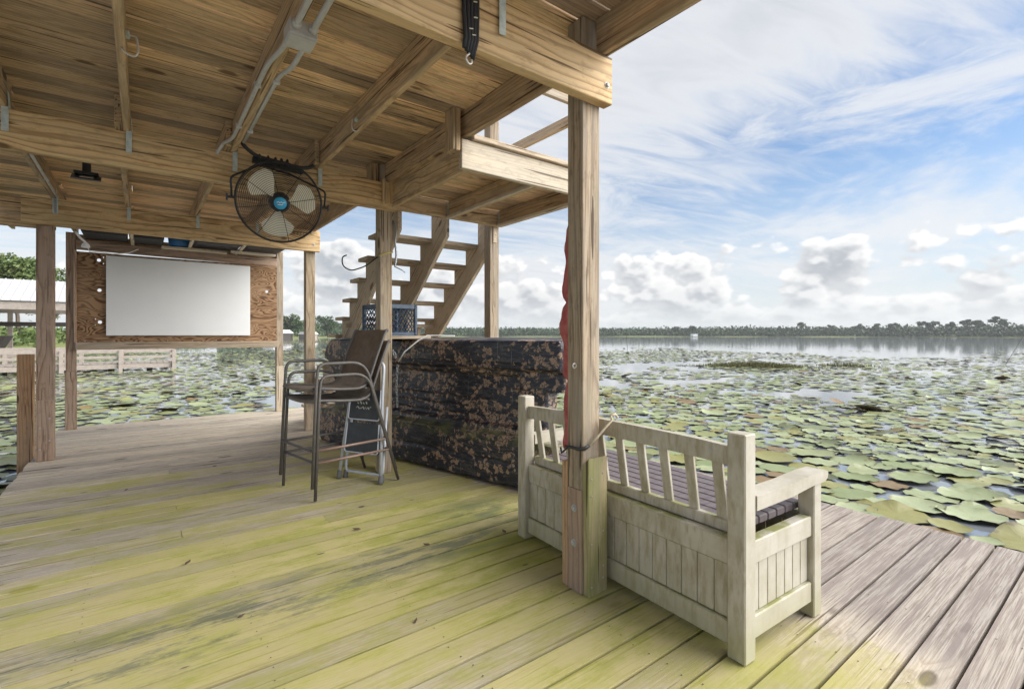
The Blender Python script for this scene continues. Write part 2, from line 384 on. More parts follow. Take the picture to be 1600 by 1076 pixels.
M_RED = wood('reddish_scab_wood', (0.55, 0.33, 0.18), (0.26, 0.13, 0.06), (0.36, 0.28, 0.19), 0.5, 40, 0.7, 0.45, 0.45, 0.1, 0.75, 0.3)
M_BROWN = wood('brown_post_wood', (0.46, 0.325, 0.23), (0.19, 0.11, 0.07), (0.34, 0.28, 0.225), 0.4, 30, 0.8, 0.4, 0.4, 0.1, 0.75, 0.28, warp=0.09)
M_STAIR = wood('stair_wood', (0.58, 0.47, 0.34), (0.27, 0.195, 0.125), (0.42, 0.375, 0.305), 0.75, 45, 0.6, 0.35, 0.45, 0.12, 0.75, 0.28)
M_PALE = wood('pale_rim_wood', (0.68, 0.59, 0.45), (0.42, 0.32, 0.22), (0.52, 0.475, 0.39), 0.5, 45, 0.5, 0.3, 0.4, 0.08, 0.75, 0.25, stain=green_stain(0.6, 0.75, (0.32, 0.32, 0.17), 0.5))

def simple(name, col, rough=0.5, metal=0.0, nscale=0, namt=0.2, ncol=None, bump=0.0, spec=0.5, stretch=(1, 1, 1)):
    m, t = new_mat(name)
    if nscale:
        v = t.vm('MULTIPLY', t.n('ShaderNodeTexCoord').outputs['Object'], stretch)
        nn = t.noise(v, nscale, 5, 0.6).outputs[0]
        c = t.mix(t.m('MULTIPLY', t.mr(nn, 0.38, 0.68), namt), col, ncol or tuple(k*0.4 for k in col))
        kw = {'Normal': t.bump(nn, bump, 0.004)} if bump else {}
        t.bsdf(Base_Color=c, Roughness=rough, Metallic=metal, Specular_IOR_Level=spec, **kw)
    else:
        t.bsdf(Base_Color=(*col, 1), Roughness=rough, Metallic=metal, Specular_IOR_Level=spec)
    return m
M_GALV = simple('galvanised_steel', (0.58, 0.66, 0.64), 0.5, 0.25, 30, 0.5, (0.30, 0.36, 0.34))
M_PVC = simple('grey_conduit_plastic', (0.52, 0.52, 0.50), 0.5, 0, 18, 0.35, (0.36, 0.35, 0.33))
M_BLACK = simple('black_plastic', (0.022, 0.022, 0.024), 0.5, 0, 12, 0.3, (0.05, 0.05, 0.05))
M_BLACKC = simple('black_bungee_cord', (0.018, 0.018, 0.02), 0.75)
M_CREAMC = simple('cream_cord_flecks', (0.55, 0.53, 0.40), 0.8)
M_HOOK = simple('zinc_hook_metal', (0.62, 0.60, 0.55), 0.4, 0.5)
M_WIRE = simple('black_fan_wire', (0.03, 0.03, 0.032), 0.45, 0.3)
M_BLADE = simple('dusty_fan_blade', (0.82, 0.78, 0.64), 0.5, 0.0, 9, 0.25, (0.55, 0.50, 0.40))
M_BLUE = simple('blue_badge', (0.03, 0.33, 0.58), 0.4)
M_WHITE = simple('white_paint_mark', (0.80, 0.80, 0.80), 0.5)
M_BOARD = simple('whiteboard_surface', (0.73, 0.74, 0.74), 0.55, 0, 2.5, 0.12, (0.52, 0.52, 0.51))
M_RED_C = simple('faded_red_fabric', (0.40, 0.085, 0.085), 0.85, 0, 22, 0.6, (0.55, 0.21, 0.19), 0.5)
M_TUBE = simple('bronze_stool_tube', (0.105, 0.098, 0.092), 0.55, 0.2, 14, 0.45, (0.17, 0.145, 0.125))
M_RUST = simple('rusty_footrest_tube', (0.28, 0.18, 0.14), 0.55, 0.3, 12, 0.6, (0.33, 0.27, 0.23))
M_SLING = simple('brown_sling_fabric', (0.125, 0.085, 0.055), 0.85, 0, 9, 0.5, (0.21, 0.16, 0.12), 0.4)
M_SLINGU = simple('weathered_seat_fabric', (0.25, 0.205, 0.16), 0.85, 0, 9, 0.5, (0.14, 0.11, 0.08), 0.4)
M_LADDER = simple('pale_grey_enamel_tube', (0.55, 0.58, 0.62), 0.40, 0.1, 14, 0.35, (0.36, 0.36, 0.38))
M_STEP = simple('dark_slate_step', (0.040, 0.046, 0.055), 0.6, 0, 16, 0.5, (0.075, 0.08, 0.085))
M_RUBBER = simple('grey_rubber', (0.13, 0.13, 0.125), 0.8)
M_CHAIN = simple('chain_steel', (0.36, 0.38, 0.40), 0.4, 0.7)
M_CRATE = simple('blue_crate_plastic', (0.022, 0.048, 0.092), 0.5, 0, 14, 0.5, (0.07, 0.11, 0.15))
M_SEAT = simple('plum_brown_seat_paint', (0.11, 0.085, 0.092), 0.5, 0, 6, 0.45, (0.22, 0.195, 0.185), 0.1, stretch=(8, 1, 8))
M_BIN = simple('black_storage_bin', (0.02, 0.022, 0.03), 0.5)
M_TARP = simple('blue_tarp', (0.02, 0.13, 0.33), 0.6)
M_ROPE = simple('cream_rope', (0.50, 0.43, 0.30), 0.9, 0, 60, 0.5, (0.32, 0.26, 0.17))
M_ROPEY = simple('yellow_rope', (0.55, 0.45, 0.13), 0.9)
M_SCREW = simple('bolt_head', (0.42, 0.42, 0.40), 0.5, 0.2)
M_ROOF = simple('pale_metal_roof', (0.66, 0.64, 0.63), 0.45, 0.2, 3, 0.2, (0.5, 0.48, 0.46))
M_NDOCK = simple('pale_dock_wood', (0.38, 0.325, 0.28), 0.8, 0, 6, 0.5, (0.24, 0.20, 0.165))
M_DARKW = simple('dark_wet_wood', (0.055, 0.045, 0.038), 0.8)
M_TRUNK = simple('tree_bark', (0.13, 0.10, 0.075), 0.9, 0, 3, 0.5)
M_UNDER = simple('deck_frame_wood', (0.10, 0.08, 0.06), 0.85, 0, 5, 0.5)
M_DEBRIS = simple('dry_leaf', (0.10, 0.065, 0.04), 0.8)

def bench_paint():
    m, t = new_mat('weathered_cream_bench_paint')
    geo = t.n('ShaderNodeNewGeometry'); pos = geo.outputs['Position']; nrm = geo.outputs['Normal']
    ob = t.n('ShaderNodeTexCoord').outputs['Object']
    n1 = t.noise(pos, 6, 6, 0.65).outputs[0]; n2 = t.noise(t.vm('MULTIPLY', pos, (9, 9, 2.2)), 4, 5, 0.6).outputs[0]
    g = t.noise(t.vm('MULTIPLY', ob, (3, 160, 160)), 1, 2, 0.5).outputs[0]
    col = t.mix(t.mr(n1, 0.35, 0.7), (0.50, 0.465, 0.39), (0.40, 0.365, 0.28))
    drip = t.m('MULTIPLY', t.mr(n2, 0.40, 0.70), t.mr(t.sep(nrm)[0], -0.2, -0.6, 0.15, 0.66))
    col = t.mix(drip, col, (0.27, 0.23, 0.125))
    up = t.mr(t.sep(nrm)[2], 0.5, 0.9)
    zlow = t.mr(t.sep(pos)[2], 0.56, 0.50)
    moss = t.m('MULTIPLY', t.m('MULTIPLY', up, zlow), t.mr(n1, 0.36, 0.56))
    col = t.mix(t.m('MULTIPLY', moss, 0.85), col, (0.21, 0.22, 0.05))
    low = t.m('MULTIPLY', t.mr(t.m('ADD', t.sep(pos)[2], t.m('MULTIPLY', n1, 0.2)), 0.32, 0.12), 0.5)
    col = t.mix(low, col, (0.34, 0.33, 0.17))
    col = t.mix(t.m('MULTIPLY', t.mr(g, 0.55, 0.7), 0.25), col, (0.40, 0.37, 0.30))
    t.bsdf(Base_Color=col, Roughness=0.6, Normal=t.bump(t.m('ADD', g, n1), 0.18, 0.003), Specular_IOR_Level=0.35)
    return m
M_BENCH = bench_paint()

def plywood():
    m, t = new_mat('rotary_cut_plywood')
    ob = t.n('ShaderNodeTexCoord').outputs['Object']
    wv = t.vm('MULTIPLY', ob, (1.15, 1.0, 3.6))
    big = t.noise(wv, 1.5, 2.0, 0.45, 0.9).outputs[0]
    fibv = t.noise(t.vm('MULTIPLY', ob, (6, 1, 120)), 1, 3, 0.6).outputs[0]
    ph = t.m('FRACT', t.m('ADD', t.m('MULTIPLY', big, 15.0), t.m('MULTIPLY', fibv, 0.5)))
    late = t.ramp(ph, [(0.0, 0.05), (0.35, 0.1), (0.72, 1.0), (0.88, 1.0), (1.0, 0.05)])
    col = t.mix(late, (0.33, 0.205, 0.115), (0.09, 0.042, 0.018))
    col = t.mix(t.m('MULTIPLY', t.mr(t.noise(ob, 2.2, 4).outputs[0], 0.45, 0.7), 0.45), col, (0.36, 0.235, 0.14))
    t.bsdf(Base_Color=col, Roughness=0.7, Normal=t.bump(t.m('ADD', late, fibv), 0.2, 0.003), Specular_IOR_Level=0.2)
    return m
M_PLY = plywood()

def camo():
    m, t = new_mat('leaf_camouflage_plastic')
    ob = t.n('ShaderNodeTexCoord').outputs['Object']
    nz = t.noise(ob, 26, 3, 0.65).outputs[1]
    warp = t.vm('ADD', ob, t.vm('MULTIPLY', t.vm('SUBTRACT', nz, (0.5, 0.5, 0.5)), (0.062, 0.062, 0.062)))
    clump = t.noise(t.vm('MULTIPLY', ob, (0.8, 1.5, 1.0)), 3.2, 3, 0.6, 0.8).outputs[0]
    leaf = t.n('ShaderNodeTexVoronoi', {'feature': 'F1'}, Vector=warp, Scale=27.0, Randomness=1.0)
    leaf2 = t.n('ShaderNodeTexVoronoi', {'feature': 'DISTANCE_TO_EDGE'}, Vector=warp, Scale=27.0, Randomness=1.0).outputs[0]
    rr = t.sep(leaf.outputs['Color'])
    on = t.m('MULTIPLY', t.m('GREATER_THAN', t.m('ADD', t.m('MULTIPLY', rr[0], 0.42), t.m('MULTIPLY', clump, 1.15)), 0.835), t.mr(leaf2, 0.04, 0.09))
    vein = t.mr(leaf.outputs['Distance'], 0.05, 0.5)
    lcol = t.mix(rr[1], (0.36, 0.235, 0.155), (0.14, 0.09, 0.062))
    lcol = t.mix(t.m('MULTIPLY', vein, 0.5), lcol, (0.44, 0.315, 0.225))
    bark = t.noise(t.vm('MULTIPLY', warp, (3, 26, 3)), 2.0, 4, 0.65).outputs[0]
    base = t.mix(t.mr(bark, 0.49, 0.64), (0.012, 0.015, 0.027), (0.075, 0.07, 0.07))
    strip = t.m('MULTIPLY', t.mr(t.noise(t.vm('MULTIPLY', warp, (2.5, 30, 2.5)), 1.6, 3, 0.7).outputs[0], 0.60, 0.66), t.mr(clump, 0.42, 0.55))
    base = t.mix(t.m('MULTIPLY', strip, 0.8), base, (0.25, 0.18, 0.13))
    tw = t.n('ShaderNodeTexVoronoi', {'feature': 'DISTANCE_TO_EDGE'}, Vector=t.vm('MULTIPLY', warp, (1.0, 2.4, 1.0)), Scale=6.0).outputs[0]
    base = t.mix(t.m('MULTIPLY', t.mr(tw, 0.03, 0.012), 0.35), base, (0.15, 0.11, 0.08))
    col = t.mix(on, base, lcol)
    scr = t.mr(t.noise(t.vm('MULTIPLY', ob, (75, 2.0, 5)), 1.0, 2, 0.5).outputs[0], 0.69, 0.72)
    col = t.mix(t.m('MULTIPLY', scr, 0.4), col, (0.36, 0.34, 0.36))
    gz = t.m('MULTIPLY', t.mr(t.m('ABSOLUTE', t.m('SUBTRACT', t.sep(ob)[1], 0.40)), 0.02, 0.08, 1, 0), t.mr(t.noise(ob, 7, 4).outputs[0], 0.36, 0.6))
    col = t.mix(t.m('MULTIPLY', gz, 0.7), col, (0.115, 0.125, 0.05))
    t.bsdf(Base_Color=col, Roughness=0.36, Normal=t.bump(t.noise(ob, 35, 3).outputs[0], 0.08, 0.01), Specular_IOR_Level=0.4)
    return m
M_CAMO = camo()

def water_mat():
    m, t = new_mat('lake_water')
    pos = t.n('ShaderNodeNewGeometry').outputs['Position']
    a = t.noise(t.vm('MULTIPLY', pos, (1, 1, 1)), 1.6, 3, 0.5).outputs[0]
    b = t.noise(pos, 0.15, 3, 0.5).outputs[0]
    t.bsdf(Base_Color=(0.21, 0.23, 0.245, 1), Roughness=0.05, IOR=1.9, Normal=t.bump(t.m('ADD', t.m('MULTIPLY', a, 0.35), b), 0.06, 0.08))
    return m
M_WATER = water_mat()

def pad_mat():
    m, t = new_mat('lotus_pad')
    isl = t.n('ShaderNodeNewGeometry')
    rnd = t.m('FRACT', t.m('ADD', isl.outputs['Random Per Island'], t.n('ShaderNodeObjectInfo').outputs['Random']))
    wn = t.n('ShaderNodeTexWhiteNoise', {'noise_dimensions': '1D'}, W=t.m('MULTIPLY', rnd, 311.7)).outputs['Color']
    r1, r2, r3 = t.sep(wn)
    uv = t.n('ShaderNodeUVMap', {'uv_map': 'UVMap'}).outputs[0]
    ua, ur, _ = t.sep(uv)
    pos = isl.outputs['Position']
    col = t.mix(r1, (0.205, 0.245, 0.09), (0.35, 0.385, 0.205))
    col = t.mix(t.mr(r2, 0.70, 0.90), col, (0.25, 0.23, 0.06))
    col = t.mix(t.mr(r2, 0.945, 0.965), col, (0.20, 0.12, 0.04))
    col = t.mix(t.mr(r3, 0.90, 0.93), col, (0.10, 0.115, 0.04))
    vein = t.m('MULTIPLY', t.mr(t.m('ABSOLUTE', t.m('SUBTRACT', t.m('FRACT', t.m('MULTIPLY', ua, 18.0)), 0.5)), 0.0, 0.10, 1, 0), t.mr(ur, 0.95, 0.2, 0.1, 0.55))
    col = t.mix(vein, col, (0.27, 0.33, 0.17))
    nn = t.noise(pos, 9, 4, 0.6).outputs[0]
    edge = t.m('MULTIPLY', t.mr(t.m('ADD', ur, t.m('MULTIPLY', t.m('SUBTRACT', nn, 0.5), 0.5)), 0.88, 1.0), t.mr(r3, 0.35, 0.75, 0.15, 1.0))
    col = t.mix(t.m('MULTIPLY', edge, 0.75), col, (0.115, 0.07, 0.025))
    col = t.mix(t.m('MULTIPLY', t.mr(nn, 0.62, 0.72), 0.5), col, (0.16, 0.12, 0.04))
    und = isl.outputs['Backfacing']
    col = t.mix(t.m('MULTIPLY', und, 0.8), col, (0.20, 0.13, 0.06))
    b = t.bsdf(Base_Color=col, Roughness=0.48, Specular_IOR_Level=0.55, Normal=t.bump(t.m('ADD', t.m('MULTIPLY', vein, 0.4), nn), 0.35, 0.012))
    return m
M_PAD = pad_mat()

def leaf_mat(name, a, b, c=None):
    m, t = new_mat(name)
    g = t.n('ShaderNodeNewGeometry'); rnd = g.outputs['Random Per Island']
    ob = t.n('ShaderNodeObjectInfo').outputs['Random']
    big = t.noise(g.outputs['Position'], 0.45, 3).outputs[0]
    col = t.mix(t.m('ADD', t.m('MULTIPLY', rnd, 0.6), t.m('MULTIPLY', big, 0.4)), a, b)
    if c: col = t.mix(t.mr(t.m('ADD', t.m('MULTIPLY', big, 0.7), t.m('MULTIPLY', ob, 0.4)), 0.55, 0.8), col, c)
    t.bsdf(Base_Color=col, Roughness=0.6, Specular_IOR_Level=0.3)
    return m
M_LEAF = leaf_mat('broadleaf_foliage', (0.07, 0.115, 0.03), (0.17, 0.215, 0.07), (0.20, 0.20, 0.085))
M_FAR = leaf_mat('far_shore_foliage', (0.04, 0.07, 0.026), (0.075, 0.115, 0.036), (0.11, 0.135, 0.045))
M_GRASS = simple('shore_grass', (0.17, 0.20, 0.055), 0.9, 0, 0.4, 0.5, (0.22, 0.21, 0.08))
M_REED = leaf_mat('lake_reeds', (0.15, 0.14, 0.05), (0.21, 0.20, 0.09))

# ------------------------------------------------------------------ pixel-free layout numbers (metres): X runs along the deck boards, Y along the joists
WATER = -0.40
DX0, DX1, DY0, DY1 = -0.87, 4.06, -1.45, 8.80
Fv = Vector((math.sin(R(37.1)), math.cos(R(37.1)), 0)); Rv = Vector((Fv.y, -Fv.x, 0))

# ------------------------------------------------------------------ lake and shores
def structure(o): o['kind'] = 'structure'; return o
mb = MB(); 
mb.add([(-4000, -4000, WATER), (4000, -4000, WATER), (4000, 4000, WATER), (-4000, 4000, WATER)], [(0, 1, 2, 3)])
structure(mb.build('lake_water', M_WATER))
def shore_r(a):                                    # distance to the shore by bearing (degrees right of the view axis)
    pts = [(-180, 70), (-100, 60), (-60, 52), (-46, 50), (-40, 70), (-34, 105), (-27, 190), (-20, 300), (-10, 390), (0, 415), (15, 425), (32, 430), (46, 400), (70, 380), (110, 300), (150, 120), (180, 70)]
    for (a0, r0), (a1, r1) in zip(pts, pts[1:]):
        if a0 <= a <= a1:
            u = (a-a0)/(a1-a0); return r0+(r1-r0)*u*u*(3-2*u)
def bearing(a): return Fv*math.cos(R(a)) + Rv*math.sin(R(a))
mb = MB(); n = 240; rings = [(-3, -0.9), (0, -0.42), (2.5, -0.1), (8, 0.25), (40, 0.7), (300, 1.5), (3500, 2.0)]
for i in range(n):
    a = -180+360*i/n; w = 1+0.03*mnoise.noise((math.cos(R(a))*9, math.sin(R(a))*9, 0))
    for dr, z in rings:
        p = bearing(a)*((shore_r(a)+dr)*w); mb.v.append((p.x, p.y, z))
k = len(rings)
for i in range(n):
    j = (i+1) % n
    for q in range(k-1): mb.f.append((i*k+q, i*k+q+1, j*k+q+1, j*k+q))
structure(mb.build('shore_ground', M_GRASS, smooth=True))

# leafy crowns out of many small two-triangle leaf clumps
def crown(mb, centre, rad, n, size, rng, lobes=7, flat=0.75):
    ls = []
    for _ in range(lobes):
        a = rng.uniform(0, 6.283); q = rng.uniform(0.15, 0.72); zz = rng.uniform(-0.55, 0.75)
        ls.append((Vector((math.cos(a)*q*rad, math.sin(a)*q*rad, zz*rad*flat)), rad*rng.uniform(0.28, 0.52)))
    for _ in range(n):
        c, r_ = ls[rng.randrange(len(ls))]
        d = Vector((rng.gauss(0, 1), rng.gauss(0, 1), rng.gauss(0, 1))).normalized()*r_*rng.uniform(0.55, 1.08)
        d.z *= flat
        p = Vector(centre)+c+d
        nx = Vector((rng.gauss(0, 1), rng.gauss(0, 1), rng.gauss(0, 1)+0.7)).normalized()
        t1 = nx.orthogonal().normalized()*size*rng.uniform(0.6, 1.3); t2 = nx.cross(t1).normalized()*size*rng.uniform(0.4, 0.9)
        k = len(mb.v); mb.v += [tuple(p-t1), tuple(p-t2*0.7), tuple(p+t1), tuple(p+t2)]; mb.f.append((k, k+1, k+2, k+3))
def make_tree(loc, h, rad, n, size, label, group, mat, seed, trunk_r=0.18, flat=0.75, lobes=8, crown_h=0.62, fork=True):
    rng = random.Random(seed)
    t = thing('tree', label, 'tree', loc, 0, group)
    base = Vector(loc); lean = Vector((rng.uniform(-.05, .05)*h, rng.uniform(-.05, .05)*h, 0))
    tb = MB(); top = base+lean+Vector((0, 0, h*crown_h))
    tb.tube([base-Vector((0, 0, .4)), base+lean*.3+Vector((0, 0, h*.3)), top], [trunk_r, trunk_r*.75, trunk_r*.4], 7)
    if fork:
        for _ in range(5):
            a = rng.uniform(0, 6.28); e = top+Vector((math.cos(a)*rad*.6, math.sin(a)*rad*.6, rng.uniform(-.05, .25)*h))
            tb.tube([base+lean*.6+Vector((0, 0, h*rng.uniform(.3, .55))), e], [trunk_r*.4, trunk_r*.12], 5)
    tb.build('trunk', M_TRUNK, t, Matrix())
    cb = MB(); crown(cb, base+lean+Vector((0, 0, h-rad*flat*0.95)), rad, n, size, rng, lobes, flat)
    cb.build('crown', mat, t, Matrix())
    return t
def at(bear, r, z=0.0): p = bearing(bear)*r; return (p.x, p.y, z)
near_trees = [(-50.5, 66, 7.4, 3.4, 'leafy green tree behind the neighbouring metal roof, at the frame edge'),
              (-47.6, 70, 8.2, 3.4, 'rounded green tree rising behind the pale metal roof'),
              (-45.2, 64, 8.6, 2.6, 'tree with brownish top behind the roof, just left of the brown post'),
              (-43.2, 72, 8.2, 3.4, 'green tree seen between the brown post and the plywood frame'),
              (-52.5, 78, 8.6, 4.2, 'big tree at the far left shore, furthest from the plywood')]
for i, (a, r, h, rad, lb) in enumerate(near_trees):
    make_tree(at(a, r, 0.3), h, rad, 4200, 0.17, lb, None, M_LEAF, 100+i, 0.2, 0.9, 10)
mid = [(-27.0, 208, 8.8, 5.2, 'broad dark tree on the far shore left of the thin post'),
       (-25.4, 215, 11.0, 4.0, 'tallest tree with a loose top on the shore by the plywood edge'),
       (-24.3, 212, 9.4, 4.6, 'rounded shore tree right behind the thin post'),
       (-22.2, 225, 9.8, 4.6, 'grey green shore tree just right of the thin post'),
       (-20.6, 240, 9.0, 5.0, 'low wide shore tree seen under the stair foot')]
for i, (a, r, h, rad, lb) in enumerate(mid):
    make_tree(at(a, r, 0.3), h, rad, 1700, 0.45, lb, None, M_FAR, 200+i, 0.3, 0.75, 8)
rng = random.Random(5)
far_b = [18.6, 20.3, 30.6, 33.2, 35.4, 36.6, 38.0, 39.9, 40.7, 41.8, 42.7, 43.5, 44.6, 45.2]
places = ['left end of the open far shore', 'second tall crown on the far shore from the post', 'dark round crown in mid far shore', 'first of the palm-like crowns on the far shore, by the dark round crown',
          'second of the small far crowns right of the dark one', 'narrow crown near the middle of the right far shore', 'broad crown right of the narrow one', 'umbrella crown standing alone above the bush line',
          'wide flat crown beside the lone umbrella crown', 'small high crown fifth from the right frame edge', 'high crown fourth from the right frame edge', 'reddish crown third from the right frame edge',
          'tallest umbrella crown near the right frame edge', 'last crown at the right frame edge']
for i, a in enumerate(far_b):
    h = [8, 8.4, 10.0, 8.2, 8.8, 8.4, 9.0, 9.8, 9.4, 9.0, 10.0, 9.6, 11.4, 10.4][i]
    make_tree(at(a, shore_r(a)+14, 0.3), h, [3.6, 3.6, 4.2, 3.0, 3.2, 2.8, 4.0, 2.9, 3.8, 2.6, 3.0, 3.8, 3.1, 3.6][i], 420, 0.75, 'distant tree, ' + places[i], 'trees standing above the far shore', M_FAR, 300+i, 0.25, 0.6, 6, 0.75, False)
# the far wood and bushes: one mass
mb = MB(); rng = random.Random(11)
def wood_h(a): return 6.2+2.0*mnoise.noise((a*0.30, 1.0, 0))+2.4*mnoise.noise((a*0.9, 4.0, 0))+2.6*mnoise.noise((a*2.6, 7.0, 0))+1.6*mnoise.noise((a*7.0, 2.0, 0))
for _ in range(52000):
    a = rng.uniform(-31, 60); r0 = shore_r(a); sc_f = r0/415.0
    dep = rng.random(); r = r0+4+dep*38
    H = wood_h(a+dep*23)*(0.35+0.65*min(1, dep*2.2))*(1.25 if a < -14 else 1.0)
    p = Vector(at(a, r, 0.2+H*rng.random()**0.55)); size = 0.85*max(.45, sc_f)+.15
    nx = Vector((rng.gauss(0, 1), rng.gauss(0, 1), rng.gauss(0, 1)+.6)).normalized()
    t1 = nx.orthogonal().normalized()*size*rng.uniform(.6, 1.4); t2 = nx.cross(t1).normalized()*size*rng.uniform(.4, .9)
    k = len(mb.v); mb.v += [tuple(p-t1), tuple(p-t2), tuple(p+t1*.8), tuple(p+t2)]; mb.f.append((k, k+1, k+2, k+3))
o = mb.build('far_wood', M_FAR); o['kind'] = 'stuff'; tag(o, 'low dark green wood and bushes along the far shore', 'woodland')
mb = MB()
for i in range(1500):                               # undergrowth on the near left shore
    a = rng.uniform(-56, -32); r = shore_r(a)*rng.uniform(1.15, 1.7)
    crown(mb, at(a, r, 0.8), rng.uniform(0.8, 2.2), 14, 0.25, rng, 2, 0.8)
o = mb.build('shore_bushes', M_LEAF); o['kind'] = 'stuff'; tag(o, 'green undergrowth on the shore behind the neighbouring dock', 'bushes')

# ------------------------------------------------------------------ floating pads
def pad_geo(rad, rng, seg=20):
    """cupped, wavy-edged round leaf; returns verts, faces, uvs per vertex"""
    vs, fs, uv = [(0, 0, 0.0)], [], [(0.5, 0.0)]
    ph1, ph2 = rng.uniform(0, 6.28), rng.uniform(0, 6.28); w1, w2 = rng.uniform(0, .045), rng.uniform(.008, .05)
    cup = rng.uniform(-0.01, 0.11); fold = rng.random() < 0.07; fa = rng.uniform(0, 6.28); fh = rng.uniform(.12, .34)
    fr = (0.45, 0.82, 1.0)
    for k, q in enumerate(fr):
        for j in range(seg):
            a = 2*math.pi*j/seg
            rr = rad*q*(1+0.06*math.sin(2*a+ph1)*q+0.035*math.sin(5*a+ph2)*q+(rng.uniform(-.07, .03) if k == 2 else 0))
            z = rad*(cup*q**3 + w1*q*q*math.sin(3*a+ph1) + w2*q**3*math.sin(8*a+ph2) + (0.0 if k < 2 else rng.uniform(-.012, .012)))
            if fold: z += rad*fh*max(0, math.cos(a-fa))**4*q**3
            vs.append((rr*math.cos(a), rr*math.sin(a), z)); uv.append((j/seg, q))
    for j in range(seg):
        j2 = (j+1) % seg
        fs.append((0, 1+j, 1+j2))
        for k in range(2): fs.append((1+k*seg+j, 1+(k+1)*seg+j, 1+(k+1)*seg+j2, 1+k*seg+j2))
    return vs, fs, uv
def uv_mesh(name, vs, fs, uv, mat):
    me = bpy.data.meshes.new(name); me.from_pydata(vs, [], fs); me.materials.append(mat)
    l = me.uv_layers.new(name='UVMap'); vi = np.empty(len(me.loops), dtype=np.int32); me.loops.foreach_get('vertex_index', vi)
    l.data.foreach_set('uv', np.asarray(uv, dtype=np.float32)[vi].ravel())
    me.polygons.foreach_set('use_smooth', [True]*len(me.polygons)); me.update(); return me
def build_pads():
    rng = random.Random(21); cell = 0.55; grid = {}; pads = []
    def free(x, y, r, k):
        gx, gy = int(x//cell), int(y//cell)
        for i in (-1, 0, 1):
            for j in (-1, 0, 1):
                for (px, py, pr) in grid.get((gx+i, gy+j), ()):
                    if (px-x)**2+(py-y)**2 < (k*(pr+r))**2: return False
        return True
    tries = 0
    while tries < 210000 and len(pads) < 17000:
        tries += 1
        b = rng.uniform(-62, 62); u = rng.random()
        r = 2.5+ (105-2.5)*u**1.55
        p = bearing(b)*r; x, y = p.x, p.y
        if DX0-0.12 < x < DX1+0.02 and DY0 < y < DY1+0.12: continue
        if r > shore_r(b)-1: continue
        right = b > -3
        nz = mnoise.noise((x*.11, y*.11, 0.0)); nz2 = mnoise.noise((x*.035+9, y*.035, 2.0)); nz3 = mnoise.noise((x*.45, y*.45, 5.0))
        d = 1.25+0.45*nz+0.75*nz3
        if right: d -= 0.42*min(1, max(0, (r-9)/9))+max(0, (r-20)/30)*.75; d += 1.1*nz2*min(1, max(0, (r-9)/8)) + 0.35*nz*min(1, r/25); d += 0.35*max(0, 1-abs(r-42)/14)*max(0, 1-abs(b-16)/9)
        else: d -= 0.74+max(0, (r-30)/60); d += 0.7*nz2+0.3*nz
        if -20 < b < -14 and 9 < r < 17: d -= 0.2
        # open water off the end of the dock on the left
        if -31 < b < -22 and 8.5 < r < 15: d -= 0.75
        if rng.random() > d: continue
        rad = min(0.34, max(0.08, rng.gauss(0.20 if r < 8 else 0.158, 0.048)))
        k = 0.78 if r < 20 else 0.9
        if not free(x, y, rad, k): continue
        grid.setdefault((int(x//cell), int(y//cell)), []).append((x, y, rad)); pads.append((x, y, rad, r, b))
    # visible and largest first
    def seen(q):
        x, y, rad, r, b = q
        if abs(b) > 47.5: return False
        dep = r*math.cos(R(b)); yy = 522+765*(EYE-WATER)/dep; xx = 800+765*math.tan(R(b))
        if yy > 1080: return False
        if xx < 440: return yy > 545 and not (105 < xx < 440 and yy < 545)
        if xx < 890: return False
        if yy > 785+(xx-1281)*0.23 and xx > 1180: return False
        if 940 < xx < 1280 and yy > 690: return False
        return True
    pads.sort(key=lambda q: q[3])
    vis = [q for q in pads if seen(q)][:290]; vs_ = set(id(q) for q in vis)
    variants = [[pad_geo(1.0, rng, 24) for _ in range(16)]][0]
    meshes = [uv_mesh('lily_pad', *v, M_PAD) for v in variants]
    for q in vis:
        x, y, rad, r, b = q; k = rng.randrange(16)
        o = bpy.data.objects.new('lily_pad', meshes[k])
        M = Matrix.Translation((x, y, WATER+0.008+rng.random()*0.018)) @ Matrix.Rotation(rng.gauss(0, .025), 4, 'X') @ Matrix.Rotation(rng.gauss(0, .025), 4, 'Y') @ Matrix.Rotation(rng.uniform(0, 6.28), 4, 'Z') @ Matrix.Diagonal((rad, rad, rad, 1))
        link(o, None, M)
        if b < 0: tag(o, 'round green lily pad floating on the water left of the dock', 'lily pad', 'lily pads left of the dock')
        else: tag(o, 'round green lily pad floating on the lake right of the corner post', 'lily pad', 'lily pads right of the dock')
    V, Fc, U = [], [], []
    for q in pads:
        if id(q) in vs_: continue
        x, y, rad, r, b = q
        vs, fs, uv = pad_geo(rad, rng, 16 if r < 16 else 10 if r < 35 else 7)
        tx, ty = rng.gauss(0, .025), rng.gauss(0, .025)
        if r > 10 and rng.random() < 0.10: tx, ty = rng.gauss(0, .13), rng.gauss(0, .13)
        z0 = WATER+0.006+rng.random()*0.016 + (abs(tx)+abs(ty))*rad*0.5; k = len(V)
        V += [(x+a, y+b_, z0+c+tx*a+ty*b_) for a, b_, c in vs]; U += uv; Fc += [tuple(i+k for i in f) for f in fs]
    o = link(bpy.data.objects.new('lily_pads', uv_mesh('lily_pads', V, Fc, U, M_PAD)))
    o['kind'] = 'stuff'; tag(o, 'wide spread of green lily pads covering the lake', 'lily pads')
build_pads()
